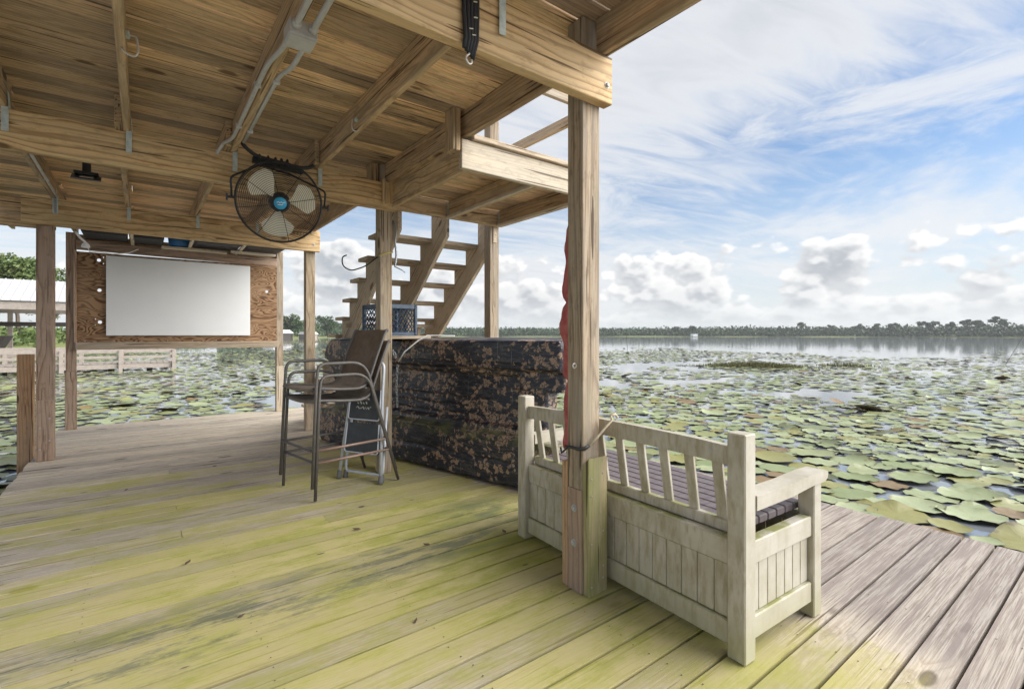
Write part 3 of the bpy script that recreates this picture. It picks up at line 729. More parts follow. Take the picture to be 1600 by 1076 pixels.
# reeds in the open lake
def reed_patch(loc, lx, ly, n, h, label, seed, rz=0.0):
    rng = random.Random(seed); mb = MB()
    for _ in range(n):
        u, v = rng.gauss(0, .33), rng.gauss(0, .33)
        px = u*lx; py = v*ly; hh = h*rng.uniform(.5, 1.1)*max(.3, 1-(u*u+v*v))
        c = math.cos(rz); s = math.sin(rz); X, Y = px*c-py*s, px*s+py*c
        l = Vector((rng.gauss(0, .35), rng.gauss(0, .35), 1)).normalized()*hh; w = Vector((rng.gauss(0, 1), rng.gauss(0, 1), 0)).normalized()*0.03
        k = len(mb.v); mb.v += [(X-w.x, Y-w.y, -.05), (X+w.x, Y+w.y, -.05), (X+l.x, Y+l.y, l.z)]; mb.f.append((k, k+1, k+2))
    o = mb.build('reed_patch', M_REED, None, Matrix.Translation((loc[0], loc[1], WATER))); o['kind'] = 'stuff'
    tag(o, label, 'reeds'); return o
reed_patch(at(26.3, 28), 3.4, 1.4, 3000, 0.34, 'tan mound of reeds in the middle of the open lake', 1, R(-60))
reed_patch(at(34.3, 31), 2.2, 0.5, 300, 0.25, 'small thin reed tuft right of the tan mound', 2, R(-55))
reed_patch(at(-20, 120), 30, 8, 2500, 0.5, 'band of reeds far out beyond the boat', 3, R(-20))

# stakes and marker in the lake
def stake(bear, r, h, rad, lean, label, mat=M_DARKW):
    p = Vector(at(bear, r, WATER-0.5)); q = p+Vector((lean[0], lean[1], h+.5))
    mb = MB(); mb.tube([(0, 0, 0), (q-p)*.5+Vector((.01, 0, 0)), q-p], [rad, rad*.9, rad*.8], 6)
    return tag(mb.build('marker_stake', mat, None, Matrix.Translation(p)), label, 'stake')
stake(27.7, 250, 2.2, 0.12, (0, 0), 'dark upright marker post far out in the open lake')
stake(13.3, 60, 1.9, 0.025, (-.2, .1), 'thin stick standing in the lake beside the corner post')
stake(44.9, 38, 1.5, 0.011, (1.0, -.75), 'thin slanted pole in the lake at the right frame edge')

# far buildings on the shore
def hut(loc, rz, w, d, h, label, wallm, roofm):
    t = thing('shore_hut', label, 'hut', loc, rz); M0 = WM[t.name]
    MB().box((0, 0, h*.25), (w*.9, d*.8, h*.5)).build('wall', wallm, t, M0)
    MB().prism([(-w/2, h*.5), (w/2, h*.5), (w*.32, h*.78), (-w*.32, h*.78)], -d/2, d/2, M0).build('roof', roofm, t, Matrix())
    for sx in (-.45, .45): MB().box((sx*w, -d*.45, h*.2), (.15, .15, h*.6)).build('post', wallm, t, M0)
hut(at(-25.6, 182, WATER), R(26), 9, 5, 4.2, 'grey open boathouse with pale roof on the far left shore', M_DARKW, M_ROOF)
hut(at(-22.6, 215, WATER), R(22), 7, 4, 3.6, 'tiny pale roofed boathouse far off, right of the thin post', M_NDOCK, M_ROOF)
hut(at(20.4, 420, 0), R(-20), 4.6, 4, 2.3, 'tiny white building on the far shore beyond the lake', M_WHITE, M_WHITE)

# ------------------------------------------------------------------ neighbouring dock and boathouse (left)
nd = thing('neighbour_dock', 'pale wooden dock with low rails beside the neighbouring boathouse', 'dock', (-4, 28.6, WATER))
for i in range(58):
    x = 1.15-i*0.235
    timber('plank', (x, 27.9, -0.02), (x, 29.6, -0.02), 0.215, 0.045, M_NDOCK, nd, bev=0)
for y in (27.95, 29.55): timber('fascia', (-12.6, y-.03, -0.16), (1.25, y-.03, -0.16), 0.045, 0.2, M_NDOCK, nd)
for z in (0.50, 0.25): timber('rail', (-12.6, 27.88, z), (1.3, 27.88, z), 0.05, 0.12, M_NDOCK, nd)
for z in (0.52,): timber('rail', (-12.6, 29.62, z), (1.3, 29.62, z), 0.05, 0.12, M_NDOCK, nd)
for i in range(8):
    x = 1.2-i*1.95
    post('post', x, 27.82, -1.2, 0.56, .14, .1, M_NDOCK, nd); post('post', x, 29.66, -1.2, 0.56, .14, .1, M_NDOCK, nd)
for i in range(9):
    x = 0.3-i*1.4; post('piling', x, 28.7, -1.2, -0.05, .22, .22, M_DARKW, nd)
nb = thing('neighbour_boathouse', 'open boathouse with pale ribbed metal roof over the lake', 'boathouse', (-9, 31.5, WATER))
mb = MB()
mb.add([(-20, 29.6, 2.72), (-2.2, 29.6, 2.72), (-2.2, 32.4, 3.85), (-20, 32.4, 3.85), (-20, 35.2, 2.72), (-2.2, 35.2, 2.72)], [(0, 1, 2, 3), (3, 2, 5, 4)])
rf = mb.build('roof', M_ROOF, nb)
for i in range(60):
    x = -2.35-i*0.3
    link(bpy.data.objects.new('roof_rib', timber_mesh(3.02, .035, .03, M_ROOF, 0)), rf, frame((x, 29.6, 2.735), (x, 32.4, 3.865)))
for y in (29.75, 35.05): timber('eave_beam', (-20, y, 2.5), (-2.3, y, 2.5), .1, .32, M_NDOCK, nb)
for i in range(6):
    for y in (29.75, 35.05): post('post', -2.6-i*2.7, y, -1.2, 2.35, .18, .18, M_NDOCK, nb)
for z, y in ((0.62, 29.72), (0.35, 29.72), (1.75, 34.9)): timber('rail', (-20, y, z), (-2.5, y, z), .06, .12, M_NDOCK, nb)
timber('lift_beam', (-20, 32.4, 1.75), (-2.5, 32.4, 1.75), .15, .2, M_DARKW, nb)
timber('gable_tie', (-2.3, 29.7, 2.5), (-2.3, 35.1, 2.5), .1, .28, M_NDOCK, nb)
for sx in (-9.5, -6.2):
    hull = thing('lifted_boat', 'dark boat hanging on a lift inside the neighbouring boathouse' if sx < -8 else 'second dark lifted boat, nearer the plywood, in the neighbouring boathouse', 'boat', (sx, 32.4, 0.3))
    MB().prism([(-1.1, .9), (1.3, .9), (1.0, .3), (-.9, .2)], -0.8, .8, WM[hull.name]).build('hull', M_DARKW, hull, Matrix())
    MB().box((-.2, 0, 1.15), (.7, .5, .5), b=.05).build('console', M_WHITE, hull, WM[hull.name])

# ------------------------------------------------------------------ the dock deck
mb = MB()
for y in np.arange(DY0+.1, DY1, 1.2): mb.box(((DX0+DX1)/2, y, -.16), (DX1-DX0-.1, .05, .19))
for x in np.arange(DX0+.06, DX1, .6): mb.box((x, (DY0+DY1)/2, -.12), (.04, DY1-DY0-.1, .14))
deck = structure(mb.build('dock_deck', M_UNDER))
rng = random.Random(3); y = DY0; i = 0
while y < DY1-.05:
    w = 0.142; cy = y+w/2
    j1 = rng.choice([1.0, 2.2, 3.1, 0.2]) if i % 2 else None
    over = 0.012*rng.uniform(-1, 1)
    segs = [(DX0-.01+0.01*rng.uniform(-1, 1), j1-.0015), (j1+.0015, DX1+over)] if (j1 and cy > 2.9) else [(DX0-.01+0.01*rng.uniform(-1, 1), DX1+over)]
    for a, b in segs:
        dz = rng.uniform(-.0018, .0018)
        timber('deck_board', (a, cy, -.017+dz), (b, cy, -.017+dz+rng.uniform(-.001, .001)), w-0.0085-rng.uniform(0, .0035), .034, M_DECK, deck, bev=0, roll=rng.uniform(-.006, .006))
    y += w+.0035; i += 1
mb = MB(); y = DY0; rg = random.Random(77)
while y < DY1-.05:
    for x in np.arange(DX0+.06, DX1-.03, .6):
        for off in (.035, .107):
            cx, cy = x+rg.uniform(-.012, .012), y+off+rg.uniform(-.006, .006); k = len(mb.v)
            mb.v += [(cx+.0034*math.cos(a), cy+.0034*math.sin(a), .0028) for a in np.arange(6)*math.pi/3]; mb.f.append(tuple(range(k, k+6)))
    y += .1455
sw = mb.build('deck_screws', simple('dull_screw_head', (.10, .085, .07), .5, .4), deck); sw['kind'] = 'stuff'
for k, (x, y_) in enumerate([(DX0+.1, .5), (DX0+.1, 3.6), (DX1-.1, .4), (DX1-.1, 3.8), (DX1-.1, 7.5)]):
    post('piling', x, y_, -2.0, -.26, .18, .18, M_DARKW, deck)

# ------------------------------------------------------------------ boathouse frame: posts, beams, joists, upper deck boards
bh = thing('boathouse', 'two storey open wooden boathouse with golden beams and plank ceiling', 'boathouse', (0.5, 4, 0))
BZ0, BZ1 = 2.37, 2.60           # beam bottom / top
CZ = 2.79                       # underside of the upper deck boards
pX = 1.75
# corner post with bolted scabs
p1 = post('post', 1.75, 1.725, 0.002, 2.785, .118, .106, M_POST, bh)
def scab(parent, x0, x1, y0, y1, z0, z1, mat, slope=True, axis='y'):
    h = z1-z0; L = h
    poly_lo = z0
    mb = MB(); d = (y1-y0) if axis == 'y' else (x1-x0); w = (x1-x0) if axis == 'y' else (y1-y0)
    M = frame(((x0+x1)/2, (y0+y1)/2, z0), ((x0+x1)/2, (y0+y1)/2, z1), up=(1, 0, 0))
    # profile in local x (up) and local y (thickness); sloped top on the outward side
    pr = [(-h/2, -d/2), (h/2-(.035 if slope else 0), -d/2), (h/2, d/2), (-h/2, d/2)]
    vs = []
    for zz in (-w/2, w/2): vs += [(a, b, zz) for a, b in pr]
    mb.add(vs, [(0, 1, 2, 3), (7, 6, 5, 4), (1, 0, 4, 5), (2, 1, 5, 6), (3, 2, 6, 7), (0, 3, 7, 4)])
    return mb, M
mb, M = scab(p1, 1.691, 1.818, 1.633, 1.6715, 0.002, .66, M_SCAB)
sc = mb.build('scab_board', M_SCAB, p1, M)
mb, M = scab(p1, 1.691, 1.800, 1.7785, 1.815, 0.002, .62, M_RED, False)
mb.build('scab_board', M_RED, p1, M)
timber('splice_board', (1.688, 1.725, .002), (1.688, 1.725, .50), .100, .006, M_BROWN, p1, up=(1, 0, 0), bev=.001)
def bolt(p, d, parent, r=.012, t=.008):
    M = Matrix.Translation(p) @ Vector(d).to_track_quat('Z', 'Y').to_matrix().to_4x4()
    MB().lathe([(r*1.5, 0), (r*1.5, .002), (r, .002), (r, t), (r*.7, t+.003)], 10, M).build('bolt', M_SCREW, parent, Matrix())
bolt((1.685, 1.725, .405), (-1, 0, 0), p1); bolt((1.685, 1.727, .235), (-1, 0, 0), p1)
for (bx, bz) in ((1.71, .56), (1.79, .58), (1.71, .48), (1.79, .30), (1.71, .25), (1.79, .13), (1.79, .07), (1.71, .045)): bolt((bx, 1.633, bz), (0, -1, 0), p1, .0035, .001)
# screw eye in the post
M = Matrix.Translation((1.745, 1.667, 1.10))
MB().tube([Vector((1.685, 1.71, 1.10))+Vector((-.012-.012*math.cos(a), 0, .012*math.sin(a))) for a in np.linspace(0, 2*math.pi, 13)[:-1]], .0028, 6, True).build('screw_eye', M_HOOK, p1, Matrix(), True)
p2 = post('post', 1.76, 4.265, 0.002, 2.785, .112, .112, M_POST, bh)
p3 = post('post', 1.76, 6.745, 0.002, 2.60, .115, .112, M_POST, bh)
p4 = post('post', -.765, 6.72, 0.002, 2.33, .13, .12, M_BROWN, bh)
timber('lower_splice', (-.765, 6.655, .002), (-.765, 6.655, .60), .135, .012, M_BROWN, p4, up=(0, 1, 0), bev=.004)
p5 = post('post', -.745, 8.70, 0.002, 2.60, .10, .11, M_BROWN, bh)
timber('lower_splice', (-.742, 8.638, .002), (-.742, 8.638, .76), .12, .012, M_BROWN, p5, up=(0, 1, 0), bev=.004)
p6 = post('post', 3.02, 4.36, 0.002, 3.75, .115, .115, M_POST, bh)
p7 = post('post', 1.80, 8.72, 0.002, 2.60, .10, .11, M_POST, bh)
timber('lower_splice', (1.80, 8.658, .002), (1.80, 8.658, .74), .11, .012, M_STAIR, p7, up=(0, 1, 0), bev=.004)
for (bx, bz) in ((-.80, .12), (-.73, .2), (-.80, .33), (-.73, .42)): bolt((bx, 6.648, bz), (0, -1, 0), p4, .005, .001)
post('post', -.945, 7.0, WATER-.8, 1.05, .12, .12, M_RED, bh)        # short outside piling post
def beam(name, x0, x1, yf, t, z0, z1, mat=M_BEAM):
    return timber(name, (x0, yf+t/2, (z0+z1)/2), (x1, yf+t/2, (z0+z1)/2), t, z1-z0, mat, bh)
b1 = beam('beam', -2.2, 1.835, 1.612, .058, BZ0, BZ1)
b2 = beam('beam', -2.2, 1.835, 4.145, .062, BZ0-.005, BZ1)
b2r = beam('beam', 1.838, 3.09, 4.230, .060, BZ0+.035, BZ1, M_JOIST)
b3 = beam('beam', -.93, 1.86, 6.62, .062, 2.33, BZ1)
b3b = beam('beam', -2.6, -.70, 6.785, .05, 2.32, BZ1, M_JOIST)
b4 = beam('beam', -.8, 1.86, 8.76, .045, 2.46, BZ1, M_JOIST)
bolt((1.795, 1.612, 2.455), (0, -1, 0), b1, .011); bolt((1.80, 4.145, 2.52), (0, -1, 0), b2, .011); bolt((1.78, 6.62, 2.42), (0, -1, 0), b3, .012)
# scab blocks next to the tops of posts
timber('post_block', (1.838, 1.70, 2.612), (1.838, 1.70, 2.785), .05, .05, M_JOIST, p1, up=(1, 0, 0))
timber('post_block', (1.70, 4.115, 2.42), (1.70, 4.115, 2.62), .03, .03, M_JOIST, p2, up=(1, 0, 0))
timber('post_block', (1.74, 4.125, 2.40), (1.74, 4.125, 2.60), .035, .10, M_BEAM, p2, up=(1, 0, 0))
JX = [-1.27, -.66, -.08, .54, 1.15]
for k, x in enumerate(JX):
    timber('joist', (x, 0.30, 2.695), (x, 4.285, 2.695), .038, .188, M_JOIST, bh)
    timber('joist', (x-.041, 4.02, 2.695), (x-.041, 8.85, 2.695), .038, .187, M_JOIST, bh)
    # solid blocking between lapped joists over the beam
    for b, yb in ((b1, 1.60), (b2, 4.133), (b3, 6.608)):
        if b is b1 and x < .4: continue
        xs = x-.041 if b is b3 else x
        o = timber('strap', (xs+.012, yb, 2.46), (xs+.012, yb, 2.605), .004, .032, M_GALV, b, up=(1, 0, 0), bev=.0)
        timber('strap', (xs+.030, yb+.02, 2.60), (xs+.023, yb+.02, 2.70), .036, .004, M_GALV, b, up=(1, 0, 0), bev=.0)
for x, yb, b in ((1.70, 4.133, b2), (-.70, 6.608, b3)):
    timber('strap', (x+.02, yb, 2.45), (x+.02, yb, 2.605), .004, .034, M_GALV, b, up=(1, 0, 0), bev=0)
# right rim of the upper deck
timber('rim_joist', (1.79, 0.30, 2.695), (1.79, 1.66, 2.695), .042, .188, M_JOIST, bh)
timber('rim_joist', (1.79, 1.79, 2.700), (1.79, 2.98, 2.700), .042, .186, M_JOIST, bh)
timber('rim_joist', (1.765, 2.99, 2.69), (1.765, 4.20, 2.69), .042, .19, M_JOIST, bh)
timber('rim_joist', (1.79, 4.33, 2.69), (1.79, 8.85, 2.69), .042, .19, M_JOIST, bh)
post('rim_block', 1.70, 2.92, 2.50, 2.785, .06, .11, M_JOIST, bh)
post('rim_block', 1.66, 4.28, 2.605, 2.785, .07, .10, M_JOIST, bh)
rng = random.Random(12); y = 0.30; i = 0  # upper deck cut short here, out of view, to let more daylight in
while y < 8.9:
    w = .14
    j = [None, .54, -.08, 1.15, None, -.66][rng.randrange(6)]
    x1 = 1.87+.01*rng.uniform(-1, 1)
    for a, b in ([(-1.75, j-.002), (j+.002, x1)] if j else [(-1.75, x1)]):
        timber('ceiling_board', (a, y+w/2, CZ+.018+rng.uniform(-.0015, .0015)), (b, y+w/2, CZ+.018+rng.uniform(-.0015, .0015)), w-.006-rng.uniform(0, .004), .036, M_CEIL, bh, bev=.008, roll=rng.uniform(-.008, .008))
    y += w+.0025; i += 1
# stair landing outside the rim, one joist lower
ld0, ld1 = 2.88, 4.23
timber('landing_rim', (1.735, ld0, 2.485), (3.0, ld0, 2.485), .042, .20, M_PALE, bh)
timber('landing_cap', (1.815, ld0-.008, 2.607), (3.0, ld0-.008, 2.607), .085, .036, M_STAIR, bh)
for x in (1.80, 2.43, 3.04):
    timber('landing_joist', (x, ld0+.022, 2.493 if x < 2 else 2.475), (x, ld1-.092 if x < 2 else ld1, 2.493 if x < 2 else 2.475), .044, .210 if x < 2 else .165, M_JOIST, bh)
    if x > 2: timber('ledger_strip', (x-.035, ld0+.03, 2.40), (x-.035, ld1-.005, 2.40), .028, .03, M_PALE, bh)
    timber('joist_hanger', (x-.022, ld1-.012, 2.40), (x-.022, ld1-.012, 2.55), .005, .03, M_GALV, b2r, up=(1, 0, 0), bev=0)
y = ld0+.045
while y < ld1+.7:
    timber('landing_board', (1.825, y+.07, 2.577), (3.08, y+.07, 2.577), .141, .034, M_CEIL, bh) if y < 4.2 else None
    y += .143
timber('guard_rail', (3.02, ld0, 3.14), (3.02, 4.30, 3.14), .04, .09, M_STAIR, bh)
timber('guard_rail', (1.95, ld0, 3.16), (2.99, ld0, 3.16), .04, .09, M_STAIR, bh)
timber('guard_rail', (3.02, ld0, 3.60), (3.02, 4.42, 3.60), .09, .04, M_STAIR, bh)
post('guard_post', 3.02, ld0+.07, 2.60, 3.60, .09, .09, M_STAIR, bh)

# ------------------------------------------------------------------ staircase outside the corner, rising towards the camera
st = thing('staircase', 'open wooden stair with three notched stringers rising behind the camouflage boat', 'stairs', (2.4, 6.0, 0))
n_st = 12; RISE, RUN, TZ, TY = .2, .258, 2.256, 4.60
for k in range(n_st-1):
    zt = TZ-RISE*k; yt = TY+RUN*k
    if zt < .1: break
    timber('tread', (1.83 if k else 1.84, yt+.13, zt-.019), (3.12, yt+.13, zt-.019), .275, .038, M_STAIR, st)
sl = math.hypot(RISE, RUN); ang = math.atan2(RISE, RUN)
for sx in (1.93, 2.44, 3.02):
    # sawtooth profile in (Y, Z), then rotated so the grain follows the slope
    prof = []
    for k in range(-1, n_st-2):
        yt, zt = TY+RUN*k, TZ-RISE*k-.039
        if k >= 0: prof += [(yt, zt), (yt+RUN, zt)]
    last = prof[-1]; first = prof[0]
    prof += [(last[0], max(0.003, last[1]-RISE+.039)), (last[0]-.17, 0.003)]
    dn = .25
    prof += [(4.295, TZ-.25+.23), (4.295, 2.555), (TY-.0005, 2.555)]
    c = Vector((0, (first[0]+last[0])/2, (first[1]+last[1])/2))
    X = Vector((0, RUN, -RISE)).normalized(); Z = Vector((0, RISE, RUN)).normalized(); Yv = Z.cross(X)
    M = Matrix(((X.x, Yv.x, Z.x, sx), (X.y, Yv.y, Z.y, c.y), (X.z, Yv.z, Z.z, c.z), (0, 0, 0, 1)))
    loc = [((Vector((0, a, b))-c).dot(X), (Vector((0, a, b))-c).dot(Z)) for a, b in prof]
    MB().prism(loc, -.02, .02).build('stringer', M_STAIR, st, M)
post('support_post', 2.52, 5.36, 0.002, 1.60, .10, .10, M_STAIR, st)
post('support_post', 2.78, 5.72, 0.002, 1.34, .10, .10, M_STAIR, st)
post('support_post', 2.03, 5.72, 0.002, 1.30, .09, .09, M_STAIR, st)
timber('cross_tie', (1.85, 5.60, 1.36), (2.98, 5.60, 1.36), .04, .045, M_STAIR, st)

# ------------------------------------------------------------------ plywood back wall with whiteboard and overhead storage
pw = thing('plywood_panel', 'large swirly grained plywood sheet framed between two posts', 'panel', (.5, 8.64, 1.1))
def holed_sheet(x0, x1, z0, z1, yf, t, holes, r=.022):
    mb = MB(); n = 14
    xs = sorted(set([x0, x1]+[h[0]-.05 for h in holes]+[h[0]+.05 for h in holes]))
    zs = sorted(set([z0, z1]+[h[1]-.05 for h in holes]+[h[1]+.05 for h in holes]))
    for a, b in zip(xs, xs[1:]):
        for c, d in zip(zs, zs[1:]):
            hh = [h for h in holes if a < h[0] < b and c < h[1] < d and b-a < .11 and d-c < .11]
            if not hh:
                k = len(mb.v); mb.v += [(a, yf, c), (b, yf, c), (b, yf, d), (a, yf, d), (a, yf+t, c), (b, yf+t, c), (b, yf+t, d), (a, yf+t, d)]
                mb.f += [(k, k+1, k+2, k+3), (k+7, k+6, k+5, k+4)]
            else:
                h = hh[0]; sq = []
                for j in range(n):
                    an = 2*math.pi*j/n; dx, dz = math.cos(an), math.sin(an); s = .05/max(abs(dx), abs(dz)); sq.append((h[0]+dx*s, h[1]+dz*s))
                for yy, fl in ((yf, 0), (yf+t, 1)):
                    k = len(mb.v)
                    for j in range(n):
                        an = 2*math.pi*j/n
                        mb.v += [(sq[j][0], yy, sq[j][1]), (h[0]+r*math.cos(an), yy, h[1]+r*math.sin(an))]
                    for j in range(n):
                        j2 = (j+1) % n; q = (k+2*j, k+2*j2, k+2*j2+1, k+2*j+1); mb.f.append(q[::-1] if not fl else q)
    return mb
PZ0, PZ1 = 1.145, 2.352
holes = [(-.46, 2.255), (-.455, 1.85), (1.60, 1.94), (-.45, 1.42)]
mb = holed_sheet(-.69, 1.745, PZ0, PZ1, 8.625, .014, holes)
mb.v = [(a-.5, b-8.63, c-1.7) for a, b, c in mb.v]
mb.build('sheet', M_PLY, pw, Matrix.Translation((.5, 8.63, 1.7)))
timber('bottom_rail', (-.695, 8.60, 1.10), (1.755, 8.60, 1.10), .04, .10, M_POST, pw)
timber('top_rail', (-.69, 8.645, 2.442), (1.75, 8.645, 2.414), .035, .13, M_BROWN, pw)
timber('side_trim', (-.70, 8.612, 1.15), (-.70, 8.612, 2.37), .03, .03, M_BROWN, pw, up=(1, 0, 0))
for bx in (-.60, -.30, .0, .3, .6, .9, 1.2, 1.5): bolt((bx, 8.6245, 1.165), (0, -1, 0), pw, .004, .001)
wb = thing('whiteboard', 'blank white board mounted on the swirly plywood', 'whiteboard', (.5, 8.60, 1.2))
MB().box((.485, 8.603, 1.780), (1.74, .018, 1.07), b=.003).build('panel', M_BOARD, wb, Matrix())
for k, (a, b) in enumerate((((-.386, 1.242), (1.356, 1.242)), ((-.386, 2.3185), (1.356, 2.3185)))):
    timber('edge_strip', (a[0], 8.602, a[1]), (b[0], 8.602, b[1]), .022, .006, M_BOARD, wb, bev=.001)
# overhead rack and what lies on it
rk = thing('overhead_rack', 'pale stick rack hung under the ceiling above the plywood', 'rack', (.5, 8, 2.5))
for x in (-.1, .55, 1.18): timber('rack_bar', (x, 6.95, 2.575), (x, 8.74, 2.505), .038, .04, M_PALE, rk)
timber('rack_slat', (.22, 8.42, 2.475), (1.02, 8.42, 2.475), .05, .04, M_PALE, rk)
timber('rack_slat', (1.05, 8.30, 2.478), (1.66, 8.30, 2.478), .05, .04, M_PALE, rk)
def bin_(x0, x1, y0, y1, z0, z1, label, mat=M_BIN):
    t = thing('storage_bin', label, 'storage bin', ((x0+x1)/2, (y0+y1)/2, z0))
    MB().box(((x0+x1)/2, (y0+y1)/2, (z0+z1)/2-.015), (x1-x0, y1-y0, z1-z0-.03), b=.015).build('tub', mat, t, Matrix())
    MB().box(((x0+x1)/2, (y0+y1)/2, z1-.012), (x1-x0+.03, y1-y0+.03, .024), b=.008).build('lid', mat, t, Matrix())
bin_(-.60, -.15, 8.0, 8.6, 2.52, 2.76, 'black bin above the plywood, nearest the left post')
bin_(-.09, .24, 8.0, 8.6, 2.51, 2.76, 'black bin above the plywood, second from the left post')
bin_(1.24, 1.72, 8.0, 8.6, 2.53, 2.76, 'dark bin above the plywood, nearest the right post')
bin_(.60, 1.16, 8.0, 8.6, 2.53, 2.76, 'dark bin above the plywood, right of the blue tarp')
tp = MB(); tp.tube([(.30, 8.45, 2.60), (.42, 8.44, 2.61), (.55, 8.46, 2.60)], [.10, .115, .10], 10)
tag(tp.build('tarp_roll', M_TARP, None, Matrix(), True), 'rolled blue tarp stored above the plywood', 'tarp')
lm = thing('flood_lamp', 'small white lamp head and dangling cable under the beam, by the brown post', 'lamp', (-.45, 7.0, 2.3))
MB().tube(fillet([(-.55, 6.78, 2.32), (-.52, 6.8, 2.27), (-.47, 6.8, 2.22)], .03), .011, 8).build('lamp_neck', M_WHITE, lm, Matrix(), True)
MB().lathe([(.012, 0), (.03, .02), (.038, .05), (.034, .055), (.0, .045)], 12, Matrix.Translation((-.47, 6.8, 2.22)) @ Matrix.Rotation(R(200), 4, 'X'), cap=False).build('lamp_head', M_WHITE, lm, Matrix(), True)
MB().tube([(-.47, 6.81, 2.21), (-.44, 6.85, 2.13), (-.36, 6.9, 2.14), (-.25, 7.0, 2.145), (-.12, 7.1, 2.18), (-.03, 7.2, 2.25)], .005, 6).build('cable', M_WHITE, lm, Matrix(), True)

# ------------------------------------------------------------------ ceiling fittings
fan = thing('fan', 'black caged wall fan with three pale blades on the middle beam', 'fan', (.80, 4.02, 2.22))
fc = Vector((.822, 3.96, 2.235)); fn = Vector((-.62, -3.96, -1.25)).normalized()
FX = fn.cross(Vector((0, 0, 1))).normalized()*-1; FX = -FX if FX.dot(Rv) < 0 else FX
FY = fn.cross(FX).normalized(); FY = FY if FY.z > 0 else -FY; 
FM = Matrix(((FX.x, FY.x, fn.x, fc.x), (FX.y, FY.y, fn.y, fc.y), (FX.z, FY.z, fn.z, fc.z), (0, 0, 0, 1)))
FR = .292
cage = MB()
def ring(mb, r, z, w=.0017, n=56, k=4): mb.tube([(r*math.cos(2*math.pi*j/n), r*math.sin(2*math.pi*j/n), z) for j in range(n)], w, k, True)
prof = lambda q: .075*(1-(q)**3.2)
for j in range(20):
    q = (j+3.2)/23; ring(cage, FR*q, prof(q)+.004, .0014)
for j in range(20):
    q = (j+3)/23; ring(cage, FR*q, -.075*(1-q**4)-.01, .0012, 40, 3)
fcage = cage.build('cage', M_WIRE, fan, FM, True)
rim_ = MB(); ring(rim_, FR, 0, .007, 64, 8); rim_.build('rim', M_WIRE, fcage, FM, True)
for j in range(8):
    a = 2*math.pi*(j+.3)/8; mb = MB()
    mb.tube([(FR*q*math.cos(a), FR*q*math.sin(a), prof(q)+.006) for q in (.13, .3, .5, .7, .85, .95, 1)], .0022, 5)
    mb.build('spoke', M_WIRE, fcage, FM, True)
for a0 in (131, 12, 263):
    mb = MB(); nu, nv = 10, 9; vs = []
    for i in range(nu):
        q = i/(nu-1); r_ = .055+q*.195
        half = R(8+26*math.sin(min(1, q*1.25)*math.pi*.5))*(1 if q < .9 else .8); cen = R(a0)+.10*q
        for j in range(nv):
            s = j/(nv-1)*2-1; a = cen+half*s*(1-.15*(q > .85))
            rr = r_*(1-.10*max(0, s)**2*q); vs.append((rr*math.cos(a), rr*math.sin(a), s*.035*(.5+q*.5)))
    fs = [(i*nv+j, i*nv+j+1, (i+1)*nv+j+1, (i+1)*nv+j) for i in range(nu-1) for j in range(nv-1)]
    k = len(vs); vs2 = vs+[(a, b, c-.003) for a, b, c in vs]; fs2 = fs+[tuple(reversed([i+k for i in f])) for f in fs]
    mb.add(vs2, fs2); mb.build('blade', M_BLADE, fan, FM, True)
MB().lathe([(.05, -.10), (.07, -.09), (.075, -.02), (.06, .02), (.04, .03)], 20, None).build('motor', M_BLACK, fan, FM, True)
bd = MB().lathe([(.044, .072), (.044, .080), (.040, .085), (.0, .086)], 24, None, False).build('badge', M_BLUE, fan, FM, True)
mb = MB()
for (a, b, c, d) in ((-.024, .004, -.012, .012), (-.012, .012, -.004, .002), (-.004, .002, .006, .012), (.006, .012, .014, .002), (.014, .002, .026, .008), (-.018, -.010, .018, -.009)):
    mb.tube([(a, b, .0875), (c, d, .0875)], .0022, 5)
mb.build('badge_script', M_WHITE, bd, FM)
yk = fillet([FM @ Vector((-FR-.02, .0, 0)), FM @ Vector((-FR-.025, .14, 0)), Vector((.70, 4.05, 2.515)), Vector((.93, 4.10, 2.50)), FM @ Vector((FR+.025, .12, 0)), FM @ Vector((FR+.02, 0, 0))], .03)
MB().tube(yk, .0075, 8).build('yoke', M_WIRE, fan, Matrix(), True)
for s in (-1, 1):
    mb = MB(); mb.tube([(s*(FR-.005), 0, 0), (s*(FR+.045), 0, 0)], .010, 8); mb.tube([(s*(FR+.05), -.025, 0), (s*(FR+.05), .025, 0)], .008, 6)
    mb.build('knob', M_BLACK, fan, FM)
timber('mount_bar', (.66, 4.085, 2.56), (1.02, 4.10, 2.545), .05, .045, M_BLACK, fan)
MB().tube(fillet([(.55, 4.04, 2.70), (.60, 4.03, 2.62), (.68, 4.05, 2.575), (.85, 4.045, 2.562), (1.0, 4.06, 2.555), (1.08, 4.08, 2.58), (1.14, 4.08, 2.66)], .04), .014, 8).build('power_cord', M_BLACK, fan, Matrix(), True)
for k in range(5): 
    MB().tube([(.70+.05*k+.01*math.sin(k), 4.052+.028*math.cos(a), 2.565+.028*math.sin(a)) for a in np.linspace(0, 6.28, 11)[:-1]], .007, 6, True).build('cord_wrap', M_BLACK, fan, Matrix(), True)

